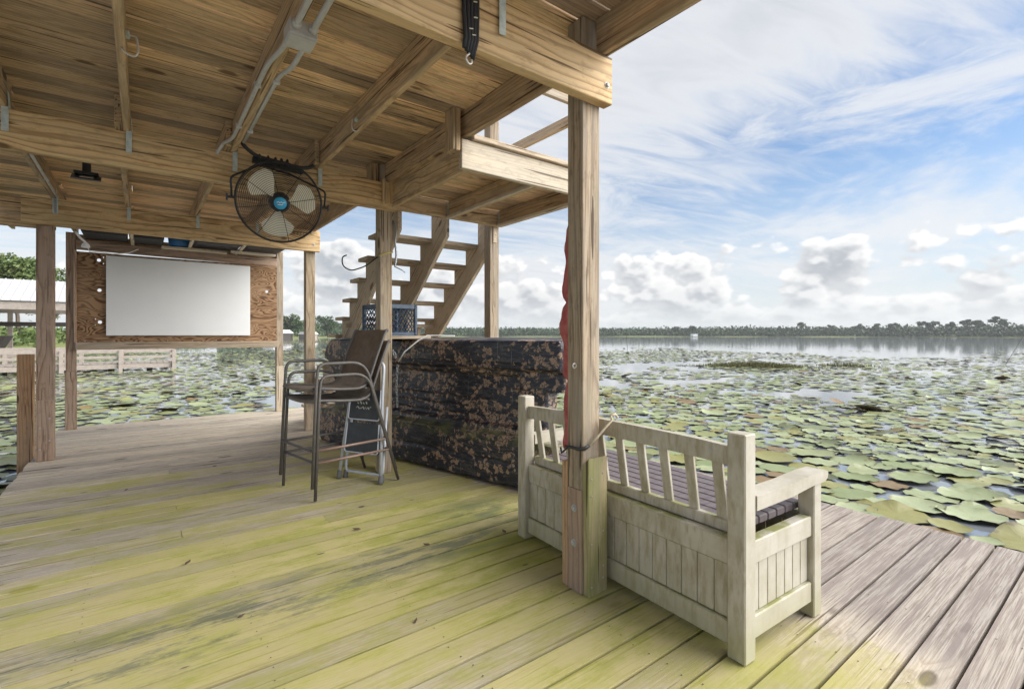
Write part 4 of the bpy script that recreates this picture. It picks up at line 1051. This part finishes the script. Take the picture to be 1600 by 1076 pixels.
pj = thing('projector_mount', 'small black projector bracket hanging from the plank ceiling', 'bracket', (-.33, 5.4, 2.5))
MB().box((-.37, 5.45, 2.70), (.055, .055, .18), b=.004).build('stem', M_BLACK, pj, Matrix())
MB().box((-.37, 5.45, 2.60), (.16, .12, .02), b=.005).build('swivel', M_BLACK, pj, Matrix())
PM = Matrix.Translation((-.37, 5.42, 2.565)) @ Matrix.Rotation(R(28), 4, 'X')
mb = MB()
for c, d in (((0, -.045, 0), (.19, .05, .008)), ((0, .045, 0), (.19, .04, .008)), ((-.07, 0, 0), (.05, .05, .008)), ((.07, 0, 0), (.05, .05, .008))): mb.box(c, d)
mb.build('plate', simple('grey_bracket_plate', (.16, .17, .19), .45, .5), pj, PM)
for sx in (-.06, .06): MB().tube([(-.37+sx, 5.45, 2.60), (-.37+sx, 5.43, 2.565)], .006, 6).build('spacer', M_BLACK, pj, Matrix())

# conduit and junction box on the joist
jb = thing('junction_box', 'grey junction box with bent conduits along the ceiling joist', 'junction box', (.56, 1.85, 2.55))
JB = Vector((.555, 2.27, 2.562))
MB().box(JB, (.115, .115, .07), b=.006).build('box', M_PVC, jb, Matrix())
MB().box(JB-Vector((0, 0, .038)), (.108, .108, .006), b=.002).build('cover', M_PVC, jb, Matrix())
for dx in (-.032, .036):
    MB().tube([JB+Vector((dx, -.05, 0)), JB+Vector((dx, -.10, .002)), JB+Vector((dx, -1.6, .002))], .0125, 10).build('conduit', M_PVC, jb, Matrix(), True)
    MB().lathe([(.019, 0), (.019, .03), (.017, .034)], 12, Matrix.Translation(JB+Vector((dx, -.055, .001))) @ Matrix.Rotation(R(90), 4, 'X')).build('coupling', M_PVC, jb, Matrix(), True)
MB().tube(fillet([JB+Vector((-.035, .05, 0)), JB+Vector((-.04, .16, .0)), JB+Vector((-.053, .42, .04)), JB+Vector((-.053, .9, .04)), (.500, 3.85, 2.60), (.465, 4.05, 2.62), (.43, 4.09, 2.55)], .08), .0115, 10).build('conduit', M_PVC, jb, Matrix(), True)
MB().tube(fillet([JB+Vector((.035, .05, 0)), JB+Vector((.035, .30, -.005)), JB+Vector((.022, .52, .05)), (.575, 3.2, 2.61), (.575, 3.9, 2.61)], .10), .0115, 10).build('conduit', M_PVC, jb, Matrix(), True)
for (cx, cy) in ((.502, 2.95), (.502, 3.6), (.575, 2.85), (.575, 3.65)):
    MB().box((cx, cy, 2.603), (.035, .016, .03), b=.004).build('clip', M_PVC, jb, Matrix())
cd = thing('conduit_run', 'thin grey conduit along the far left ceiling joist', 'conduit', (-.62, 5.5, 2.6))
MB().tube([(-.655, 4.3, 2.592), (-.657, 6.5, 2.592)], .011, 8).build('pipe', M_PVC, cd, Matrix(), True)
for yy in (4.9, 5.8): MB().box((-.655, yy, 2.595), (.034, .016, .026), b=.003).build('clip', M_PVC, cd, Matrix())

def cup_hook(loc, d, s, label):
    t = thing('ceiling_hook', label, 'hook', loc); L = Vector(loc); d = Vector(d).normalized()
    MB().lathe([(s*.22, -.002), (s*.22, .01), (s*.12, .014)], 12, Matrix.Translation(L) @ d.to_track_quat('Z', 'Y').to_matrix().to_4x4()).build('plate', M_GALV, t, Matrix())
    pts = [L, L+d*s*.45, L+d*s*.5+Vector((0, 0, -s*.3)), L+d*s*.55+Vector((0, -s*.0, -s*.85))]
    side = d.cross(Vector((0, 0, 1))).normalized()
    e = L+d*s*.5+Vector((0, 0, -s*.9))
    pts += [e-d*s*.12+Vector((0, 0, -s*.28)), e-d*s*.55+Vector((0, 0, -s*.12)), e-d*s*.72+Vector((0, 0, s*.12))]
    MB().tube(fillet(pts, s*.2, 4), s*.055, 8).build('shank', M_HOOK, t, Matrix(), True)
cup_hook((-.058, 2.93, 2.66), (1, -.2, 0), .085, 'large metal hook screwed into the left ceiling joist')
cup_hook((1.128, 3.18, 2.66), (-1, -.2, 0), .07, 'small metal hook on the joist left of the stair')
# bungee cords over the near beam
bg = thing('bungee_cords', 'black bungee cords with a hook hanging over the near beam', 'bungee cords', (1.0, 1.6, 2.3))
for k, dx in enumerate((-.052, -.034, -.018, -.002, .012)):
    MB().tube([(1.03+dx, 1.66, 2.615), (1.03+dx, 1.601, 2.612), (1.03+dx*.95, 1.600, 2.48), (1.028+dx*.8, 1.598, 2.385), (1.012+dx*.6, 1.60, 2.345-.008*k)], .0085, 8).build('cord', M_BLACKC, bg, Matrix(), True)
for (fx, fz) in ((.988, 2.585), (1.024, 2.53), (1.026, 2.47), (1.005, 2.42), (1.018, 2.40)):
    MB().tube([(fx-.006, 1.5905, fz), (fx+.01, 1.5905, fz+.004)], .0025, 5).build('fleck', M_CREAMC, bg, Matrix())
hk = [(.998, 1.60, 2.345), (1.004, 1.596, 2.325), (.985, 1.59, 2.312), (.981, 1.588, 2.294), (.996, 1.588, 2.280), (1.010, 1.59, 2.290), (1.008, 1.59, 2.303)]
MB().tube(fillet(hk, .01, 4), .0038, 8).build('hook', M_HOOK, bg, Matrix(), True)

# ------------------------------------------------------------------ camouflage pontoon boat standing on its side
bt = thing('camouflage_boat', 'leaf camouflage plastic pontoon boat standing on its side behind the stools', 'boat', (2.0, 4.4, 0))
def boat():
    L, W = 3.34, 1.215; nu, nv = 170, 110
    def ext(v):                      # length limits for height v
        top = v > .80; bot = v < .40
        def corner(d, r): return r-math.sqrt(max(0, r*r-(r-d)**2)) if d < r else 0.0
        if top: a, b = corner(W-v, .24)+.02, L-corner(W-v, .07)-corner(v-.80, .02)
        elif bot: a, b = corner(v, .16)*.8+corner(.46-v, .16)*.6-.05, L-.02-corner(v, .1)-corner(.40-v, .05)
        else: a, b = .20, L-.19
        return a, b
    def sm(a, b, x): t_ = max(0, min(1, (x-a)/(b-a))); return t_*t_*(3-2*t_)
    vs = []
    for j in range(nv):
        v = W*j/(nv-1); a, b = ext(v)
        for i in range(nu):
            s = i/(nu-1); s = .5-.5*math.cos(math.pi*s)*(0.35+0.65*abs(math.cos(math.pi*s))**.3) if False else s
            u = a+(b-a)*s
            # depth towards the viewer
            pt = sm(.945, .975, v); pb = 1-sm(.395, .43, v)
            d = .085+.055*max(pt, pb)
            panel = sm(.475, .495, v)*(1-sm(.90, .92, v))*sm(.45, .475, u)*(1-sm(L-.47, L-.445, u))
            d -= .06*panel
            for rv in (.55, .63, .71): d += .018*max(0, 1-abs(v-rv)/.014)*sm(.7, .8, u)*(1-sm(2.5, 2.6, u))
            d += .018*max(0, 1-abs(v-.415)/.03)
            d -= .018*max(0, 1-abs(v-1.00)/.015)*sm(.3, .4, u)*(1-sm(L-.4, L-.3, u))
            d -= .016*max(0, 1-abs(v-.20)/.014)*sm(.3, .4, u)*(1-sm(L-.4, L-.3, u))
            e = min(u-a, b-u); r_ = .035 if (v > .80 or v < .4) else .02
            k = 1 if e > r_ else math.sqrt(max(0, 1-(1-e/r_)**2))
            e2 = min(v, W-v); k2 = 1 if e2 > .03 else math.sqrt(max(0, 1-(1-e2/.03)**2))
            vs.append((u, v, d*k*k2))
    fs = [(j*nu+i, j*nu+i+1, (j+1)*nu+i+1, (j+1)*nu+i) for j in range(nv-1) for i in range(nu-1)]
    n0 = len(vs); back = [(u, v, -.085) for (u, v, d) in vs]
    vs += back; fs += [tuple(reversed([q+n0 for q in f])) for f in fs]
    bd = [i for i in range(nu)]+[j*nu+nu-1 for j in range(1, nv)]+[(nv-1)*nu+i for i in range(nu-2, -1, -1)]+[j*nu for j in range(nv-2, 0, -1)]
    for a, b in zip(bd, bd[1:]+bd[:1]): fs.append((b, a, a+n0, b+n0))
    # local frame: x along the boat to the right in the picture, y up, z towards the camera
    A, B = Vector((1.64, 5.93, 0.004)), Vector((2.44, 2.83, 0.004))
    x = (B-A).normalized(); yv = Vector((0.03, 0.01, 1)).normalized(); z = x.cross(yv).normalized(); yv = z.cross(x)
    M = Matrix(((x.x, yv.x, z.x, A.x), (x.y, yv.y, z.y, A.y), (x.z, yv.z, z.z, A.z), (0, 0, 0, 1)))
    M = M @ Matrix.Translation((0, 0, -.16))
    mb = MB(); mb.add(vs, fs); hull = mb.build('hull', M_CAMO, bt, M, True)
    rail = MB()
    pth = []
    for v in np.linspace(.82, W, 20): pth.append((ext(min(v, W-.0005))[1]+.004, v, -.05))
    a, b = ext(W-.0005)
    for u in np.linspace(b-.05, a+.05, 20): pth.append((u, W+.004, -.05))
    rail.tube(pth, .011, 6); rail.build('gunwale_trim', simple('pale_gunwale_trim', (.42, .42, .43), .5, 0, 9, .4), bt, M, True)
    return M
BM = boat()
# white cord lying over the boat
tag(MB().tube([(1.82, 4.08, 1.01), (1.85, 4.02, 1.10), (1.95, 3.95, 1.20), (2.02, 3.92, 1.243), (2.12, 3.9, 1.243), (2.2, 3.75, 1.24)], .006, 6).build('white_cord', M_WHITE, None, Matrix(), True), 'thin white cord running over the top of the camouflage boat', 'cord')

# ------------------------------------------------------------------ chain, crate and shelf at the middle post
ch = thing('hanging_chain', 'steel chain hanging from the middle post in front of the boat', 'chain', (1.835, 4.19, .7))
def link_mesh():
    mb = MB(); pts = []
    for k in range(14):
        a = 2*math.pi*k/14; pts.append((.009*math.cos(a), 0, .010*math.sin(a)+(.009 if math.sin(a) > 0 else -.009)))
    mb.tube(pts, .0034, 6, True); return mb.mesh('link', M_CHAIN, True)
lk = link_mesh()
c0 = Vector((1.845, 4.17, 1.04))
for k in range(17):
    p = c0+Vector((.012*math.sin(k*.5)*.3, 0, -.027*k)) if k > 2 else c0+Vector((-.016*(3-k), -.01*(3-k), .018*(3-k)-.0))
    link(bpy.data.objects.new('chain_link', lk), ch, Matrix.Translation(p) @ Matrix.Rotation(R(90*(k % 2)+35), 4, 'Z'))
sh = thing('post_shelf', 'small plank shelf fixed to the middle post under the blue crate', 'shelf', (1.85, 4.5, 1.22))
for yy in (4.40, 4.53, 4.66): timber('shelf_plank', (1.72, yy, 1.225), (2.28, yy, 1.225), .12, .03, M_STAIR, sh)
timber('shelf_bracket', (2.20, 4.33, 1.185), (2.20, 4.72, 1.185), .04, .045, M_BROWN, sh)
timber('shelf_bracket', (1.80, 4.325, 1.185), (1.80, 4.72, 1.185), .04, .045, M_BROWN, sh)
cr = thing('milk_crate', 'blue lattice plastic milk crate on the shelf behind the middle post', 'crate', (1.93, 4.53, 1.24), R(6))
CM = WM[cr.name]; cw, hh = .36, .30
def lattice(w, h):
    mb = MB(); st_ = .055
    for s in (1, -1):
        for k in np.arange(-w-h, w+h, st_):
            a, b = (k, 0), (k+s*h, h)
            # clip to the panel
            pts = []
            for q in np.linspace(0, 1, 25):
                X = a[0]+(b[0]-a[0])*q; Z = a[1]+(b[1]-a[1])*q
                if -w/2 <= X <= w/2: pts.append((X, 0, Z))
            if len(pts) > 2: mb.tube([pts[0], pts[-1]], .0045, 4)
    return mb
lm_ = lattice(cw-.05, hh-.08).mesh('lattice', M_CRATE)
for k in range(4):
    Q = CM @ Matrix.Rotation(R(90*k), 4, 'Z') @ Matrix.Translation((0, -cw/2+.006, .035))
    link(bpy.data.objects.new('lattice_side', lm_), cr, Q)
    Q2 = CM @ Matrix.Rotation(R(90*k), 4, 'Z')
    MB().box((0, -cw/2, hh-.022), (cw, .016, .044), b=.004).build('top_band', M_CRATE, cr, Q2)
    MB().box((0, -cw/2, .018), (cw-.01, .014, .036), b=.004).build('bottom_band', M_CRATE, cr, Q2)
    MB().box((-cw/2+.002, -cw/2+.002, hh/2), (.034, .034, hh-.004), b=.008).build('corner', M_CRATE, cr, Q2)
MB().box((0, 0, .006), (cw-.02, cw-.02, .01)).build('floor', M_CRATE, cr, CM)
# cable bundle tied to the post with a yellow rope
cbd = thing('post_rope', 'yellow rope and dark hook tied around the middle post under the beam', 'rope', (1.76, 4.2, 1.9))
MB().tube([(1.69, 4.215, 1.955), (1.70, 4.202, 1.96), (1.76, 4.200, 1.985), (1.82, 4.205, 2.0), (1.825, 4.26, 2.0)], .006, 6).build('loop', M_ROPEY, cbd, Matrix(), True)
MB().tube(fillet([(1.695, 4.25, 1.95), (1.62, 4.35, 1.87), (1.52, 4.45, 1.83), (1.46, 4.5, 1.88), (1.46, 4.5, 1.96), (1.50, 4.5, 1.98)], .05), .006, 7).build('hook', M_BLACK, cbd, Matrix(), True)
MB().tube([(1.83, 4.22, 2.28), (1.85, 4.19, 2.2), (1.835, 4.19, 2.1), (1.85, 4.19, 1.98), (1.84, 4.2, 1.87), (1.90, 4.18, 1.84), (1.93, 4.18, 1.82)], [.018, .010, .007, .011, .009, .005, .004], 7).build('bundle', M_CHAIN, cbd, Matrix(), True)

# ------------------------------------------------------------------ bar stools (stacked pair)
def stool(label, loc, rz, tubem, seatm, backm):
    t = thing('bar_stool', label, 'bar stool', loc, rz, 'stacked bar stools'); M0 = WM[t.name]; lab = []
    hw = .275
    r = .0125
    for s in (-1, 1):                                           # side frame: front leg, arm, rear leg in one bend
        path = fillet([(.30, s*hw*1.02, 0), (.265, s*hw, .80), (.25, s*hw, .925), (-.14, s*hw*1.0, .925), (-.44, s*hw*.97, 0)], .13, 7)
        lo = MB().tube(path, r, 8)
        lo.build('side_frame', tubem, t, M0, True)
    # seat sling on two rails, bent up into the back
    prof = [(.29, .725), (.275, .742), (.20, .738), (.05, .722), (-.10, .715), (-.165, .735), (-.205, .80), (-.27, .98), (-.345, 1.165), (-.36, 1.19), (-.375, 1.185)]
    sp = fillet([(x, 0, z) for x, z in prof], .04, 2)
    nv = 7; vs = []
    for p in sp:
        for j in range(nv):
            yy = (j/(nv-1)*2-1); sag = .014*(1-yy*yy)
            vs.append((p.x+(sag if p.z > .8 else 0)*-.5, yy*(hw-.035), p.z-(sag if p.z < .8 else 0)))
    n = len(sp); fs = [(i*nv+j, i*nv+j+1, (i+1)*nv+j+1, (i+1)*nv+j) for i in range(n-1) for j in range(nv-1)]
    cut = next(i for i, p in enumerate(sp) if p.z > .78 and p.x < 0)
    def sheet(f_): 
        
        used = sorted({i for q in f_ for i in q}); ix = {i: n_ for n_, i in enumerate(used)}; v2 = [vs[i] for i in used]; f2 = [tuple(ix[i] for i in q) for q in f_]
        mb = MB(); k = len(v2); ec = {}
        for q in f2:
            for a, b in zip(q, q[1:]+q[:1]): ec[(a, b)] = 1
        rimf = [(a, b, b+k, a+k) for (a, b) in ec if (b, a) not in ec]
        mb.add(v2+[(a-.003, b, c-.006) for a, b, c in v2], [tuple(reversed(q)) for q in f2]+[tuple(i+k for i in q) for q in f2]+rimf); return mb
    sheet([f for f in fs if f[0]//nv < cut]).build('seat', seatm, t, M0, True)
    sheet([f for f in fs if f[0]//nv >= cut]).build('backrest', backm, t, M0, True)
    for s in (-1, 1):
        MB().tube([(p.x, s*(hw-.03), p.z-.004) for p in sp], .012, 8).build('seat_rail', tubem, t, M0, True)
    MB().tube([(.20, -hw, .715), (.20, hw, .715)], .010, 8).build('cross_bar', tubem, t, M0, True)
    MB().tube([(-.15, -hw, .712), (-.15, hw, .712)], .010, 8).build('cross_bar', tubem, t, M0, True)
    zf = .275
    fx = .288; rx = -.352
    MB().tube([(fx, -hw, zf), (fx, hw, zf)], .010, 8).build('footrest', tubem, t, M0, True)
    MB().tube([(rx, -hw*.98, zf), (rx, hw*.98, zf)], .010, 8).build('stretcher', tubem, t, M0, True)
    for s in (-1, 1): MB().tube([(fx, s*hw, zf), (rx, s*hw*.98, zf)], .010, 8).build('stretcher', M_RUST if s > 0 else tubem, t, M0, True)
    return t
srz = R(190.5)
sc_ = Vector((1.03, 3.79, 0))                                    # near front foot
f_ = Vector((math.cos(srz), math.sin(srz), 0)); l_ = Vector((-math.sin(srz), math.cos(srz), 0))
base = sc_ - f_*.30 - l_*(.2805)
stool('lower of the two stacked bronze sling bar stools, standing on the deck', (base.x, base.y, .0125), srz, M_TUBE, M_SLINGU, M_SLING)
up = base - f_*(-.012) + Vector((0, 0, .105))
stool('upper bar stool with tall brown sling back, nested on the other stool', (up.x-.01, up.y, up.z), srz, M_TUBE, M_SLINGU, M_SLING)

# ------------------------------------------------------------------ folded step ladder leaning on the post
LA, LB = Vector((1.375, 4.30, 0)), Vector((1.585, 3.93, 0))
lx = (LB-LA).normalized(); ln = Vector((-lx.y, lx.x, 0)); ln = ln if ln.x > 0 else -ln       # ln points to the post
lad = thing('step_ladder', 'folded grey tube step ladder with two dark steps behind the stools', 'step ladder', (1.48, 4.1, 0))
lean = .13; lu = (Vector((0, 0, 1))+ln*lean).normalized(); lz = lx.cross(lu)
C = (LA+LB)/2
LM = Matrix(((lx.x, -lz.x, lu.x, C.x), (lx.y, -lz.y, lu.y, C.y), (lx.z, -lz.z, lu.z, .02), (0, 0, 0, 1)))
# local: x across, y away from camera side, z up
def lt(name, pts, r, mat=M_LADDER, fr=.05): return MB().tube(fillet(pts, fr), r, 10).build(name, mat, lad, LM, True)
lt('front_frame', [(-.22, 0, .03), (-.17, 0, .72), (-.16, 0, 1.0), (.16, 0, 1.0), (.17, 0, .72), (.22, 0, .03)], .0135, fr=.06)
lt('rear_frame', [(.185, .055, .62), (.20, .05, .10), (.19, .05, .045), (-.19, .05, .045), (-.20, .05, .10), (-.185, .055, .62)], .012, fr=.05)
for z0, z1, w0, w1 in ((.22, .47, .175, .165), (.50, .76, .165, .155)):
    mb = MB(); mb.prism([(-w0, z0), (w0, z0), (w1, z1), (-w1, z1)], -.012, .012); stp = mb.build('step', M_STEP, lad, LM)
    lt_ = MB().tube(fillet([(-w1-.004, -.013, z1), (-w0-.004, -.013, z0), (w0+.004, -.013, z0), (w1+.004, -.013, z1)], .03), .006, 7); lt_.build('step_trim', M_LADDER, stp, LM, True)
mb = MB(); rg = random.Random(4)
for k in range(9):
    x0 = -.09+.018*k; mb.tube([(x0, -.0125, .60+.012*math.sin(k*1.9)), (x0+.016, -.0125, .60+.012*math.cos(k*2.3))], .004, 5)
for k in range(4): mb.tube([(-.08+.03*k, -.0125, .645+.01*(k % 2)), (-.065+.03*k, -.0125, .635)], .005, 5)
mb.build('worn_print', simple('worn_print_paint', (.42, .43, .38), .7), lad, LM)
for sx, yy in ((-.222, 0), (.222, 0), (-.195, .05), (.195, .05)):
    MB().lathe([(.020, -.02), (.022, .0), (.018, .05), (.014, .055)], 12, Matrix.Translation((sx, yy, .0))).build('foot', M_RUBBER, lad, LM, True)

# ------------------------------------------------------------------ storage bench
BA = R(2.4)
bn = thing('storage_bench', 'weathered cream slat back storage bench with dark seat facing the lake', 'bench', (1.806, .937, 0), -BA)
B0 = WM[bn.name]                                       # local x towards the lake, local y along the bench
BL, BD = 1.475, .625
def bb(name, a, b, w, h, up=(0, 0, 1), parent=None, mat=M_BENCH, bev=.005):
    L = (Vector(b)-Vector(a)).length
    return link(bpy.data.objects.new(name, timber_mesh(L, w, h, mat, bev)), parent or bn, B0 @ frame(a, b, up))
for y_ in (.0375, BL-.0375):
    bb('rear_post', (.0375, y_, .003), (.0375, y_, .872), .075, .075, (1, 0, 0))
    bb('front_leg', (BD-.035, y_, .003), (BD-.035, y_, .595), .07, .07, (1, 0, 0))
    mb = MB(); 
    pr = [(.076, .575), (.35, .578), (BD-.09, .592), (BD+.02, .592), (BD+.045, .605), (BD+.05, .628), (BD+.03, .640), (BD-.1, .641), (.35, .632), (.076, .632)]
    mb.prism(pr, -.042, .042).build('arm', M_BENCH, bn, B0 @ Matrix.Translation((0, y_, 0)))
    bb('side_rail', (.0765, y_, .405), (BD-.0705, y_, .405), .05, .09)
    bb('side_rail', (.0765, y_, .115), (BD-.0705, y_, .115), .05, .09)
    n = 7; w = (BD-.15)/n
    for k in range(n): bb('side_board', (.078+w*(k+.5), y_, .161), (.078+w*(k+.5), y_, .359), w-.003, .018, (0, 1, 0), bev=.003)
# back: curved top rail
mb = MB(); nn = 24; y0, y1 = .0755, BL-.0755; top, bot = [], []
for k in range(nn+1):
    u = k/nn; e = min(u, 1-u); arch = .030*min(1, max(0, (e-.05)/.14))**.8 if e > .05 else 0
    arch = .010*(1-(abs(2*u-1))**5); top.append((y0+(y1-y0)*u, .812+arch)); bot.append((y0+(y1-y0)*u, .738+arch*.6))
poly = top+bot[::-1]
vs = [(-.016, a, b) for a, b in poly]+[(.016, a, b) for a, b in poly]; m_ = len(poly)
fs = []
for k in range(nn):
    a, b, c, d = k, k+1, m_-2-k, m_-1-k
    fs += [(a, b, c, d), (d+m_, c+m_, b+m_, a+m_)]
fs += [((i+1) % m_, i, i+m_, (i+1) % m_+m_) for i in range(m_)]
mb.add(vs, fs); mb.build('top_rail', M_BENCH, bn, B0 @ Matrix.Translation((.042, 0, 0)))
ns = 10
for k in range(ns):
    yy = y0+(y1-y0)*(k+.5)/ns+.004
    bb('back_slat', (.045, yy, .762), (.092, yy, .485), .046, .017, (1, 0, 0), bev=.003)
bb('lower_back_rail', (.088, y0+.001, .478), (.088, y1-.001, .478), .035, .05)
bb('back_ledge', (.05, y0+.001, .40), (.05, y1-.001, .40), .048, .105)
bb('bottom_rail', (.04, y0+.001, .085), (.04, y1-.001, .085), .036, .095)
nb_ = 17; w = (y1-y0)/nb_
for k in range(nb_): bb('back_board', (.044, y0+w*(k+.5), .134), (.044, y0+w*(k+.5), .346), w-.003, .016, (1, 0, 0), bev=.003)
nf = 17
for k in range(nf): bb('front_board', (BD-.04, y0+w*(k+.5), .05), (BD-.04, y0+w*(k+.5), .40), w-.003, .016, (1, 0, 0), bev=.003)
bb('front_rail', (BD-.035, y0, .425), (BD-.035, y1, .425), .04, .05)
lid = bb('seat_slat', (.135, y0+.004, .478), (.135, y1-.004, .478), .066, .034, mat=M_SEAT)
for k in range(1, 7): bb('seat_slat', (.135+.072*k, -.0 if k < 6 else .0+.0, .478) if False else (.135+.072*k, y0+.004, .478), (.135+.072*k, y1-.004, .478), .067, .034, mat=M_SEAT)
bolt(B0 @ Vector((.025, .16, .785)), (-1, 0, 0), bn, .005, .002)
# rope tying the bench to the post
rp = thing('tie_rope', 'cream rope with black hook tying the bench rail to the corner post', 'rope', (1.75, 1.66, .78))
MB().tube([(1.83, 1.62, .855), (1.835, 1.615, .835), (1.80, 1.625, .80), (1.76, 1.64, .755), (1.715, 1.655, .715)], .0065, 7).build('rope', M_ROPE, rp, Matrix(), True)
MB().tube([(1.83, 1.62, .855), (1.865, 1.62, .858), (1.885, 1.625, .84)], .0065, 7).build('knot_end', M_ROPE, rp, Matrix(), True)
MB().tube([(1.718, 1.655, .717), (1.69, 1.66, .705), (1.676, 1.69, .70), (1.674, 1.74, .702), (1.674, 1.775, .70)], [.008, .010, .009, .007, .006], 7).build('hook', M_BLACK, rp, Matrix(), True)
MB().tube([(1.674, 1.75, .702), (1.664, 1.765, .685), (1.662, 1.79, .665), (1.665, 1.80, .69)], .005, 6).build('hook_tip', M_BLACK, rp, Matrix(), True)

# ------------------------------------------------------------------ furled red fabric standing on the bench, behind the corner post
um = thing('furled_umbrella', 'furled faded red umbrella standing behind the corner post', 'umbrella', (1.93, 1.95, .5))
rg = random.Random(9); vs = []; nr, nj = 46, 18
for i in range(nr):
    z = .62+1.30*i/(nr-1); q = i/(nr-1)
    r0 = .054+.006*math.sin(q*13)+.006*math.sin(q*37+1)+(.010 if .3 < q < .55 else 0)
    if q > .93: r0 *= 1-(q-.93)/.09
    if .27 < q < .30 or .60 < q < .625: r0 *= .72
    for j in range(nj):
        a = 2*math.pi*j/nj; rr = r0*.92*(1+.10*math.sin(a*7+q*5)+.05*math.sin(a*3-q*23)+.05*math.sin(q*70+a*2))
        vs.append((1.918+rr*math.cos(a)+.006*math.sin(q*9), 1.970+rr*math.sin(a), z))
fs = [(i*nj+j, i*nj+(j+1) % nj, (i+1)*nj+(j+1) % nj, (i+1)*nj+j) for i in range(nr-1) for j in range(nj)]
mb = MB(); mb.add(vs, fs+[tuple(reversed(range(nj))), tuple((nr-1)*nj+j for j in range(nj))]); mb.build('canopy', M_RED_C, um, Matrix(), True)
MB().tube([(1.918, 1.970, .497), (1.918, 1.970, 1.91)], .016, 10).build('pole', M_WHITE, um, Matrix(), True)

# small dry leaves and grit on the deck
rg = random.Random(31)
for k, (x, y_) in enumerate([(.35, 2.45), (1.35, 2.62), (.95, 1.95), (1.83, 2.50), (.2, 3.2), (2.25, 1.08), (2.32, 1.02), (1.1, 3.1), (-.1, 5.0), (.55, 5.4)]):
    mb = MB(); a = rg.uniform(0, 6.28); s = rg.uniform(.012, .024)
    p = [(-s, 0, .0), (-s*.3, s*.45, .006), (s*.6, s*.35, .003), (s*1.2, 0, .009), (s*.5, -s*.4, .004), (-s*.4, -s*.35, .007)]
    n = len(p); mb.add(p+[(a_, b_, c_+.0015) for a_, b_, c_ in p], [tuple(reversed(range(n))), tuple(range(n, 2*n))]+[(i, (i+1) % n, n+(i+1) % n, n+i) for i in range(n)])
    o = mb.build('dry_leaf', M_DEBRIS, None, Matrix.Translation((x, y_, .004)) @ Matrix.Rotation(a, 4, 'Z'))
    tag(o, 'small dry brown leaf lying on the mossy deck boards', 'leaf', 'dry leaves on the deck')

# ------------------------------------------------------------------ thin summer haze over the lake
mb = MB(); mb.box((0, 0, 8.2), (1500, 1500, 19.6))
hzm = bpy.data.materials.new('summer_haze'); hzm.use_nodes = True; hzm.node_tree.nodes.clear()
pv = hzm.node_tree.nodes.new('ShaderNodeVolumePrincipled'); pv.inputs['Color'].default_value = (.93, .96, 1, 1); pv.inputs['Density'].default_value = 0.00032; pv.inputs['Anisotropy'].default_value = 0.2
ho = hzm.node_tree.nodes.new('ShaderNodeOutputMaterial'); hzm.node_tree.links.new(pv.outputs[0], ho.inputs['Volume'])
hz = mb.build('haze', hzm); hz['kind'] = 'stuff'; tag(hz, 'thin pale haze over the open lake', 'haze')
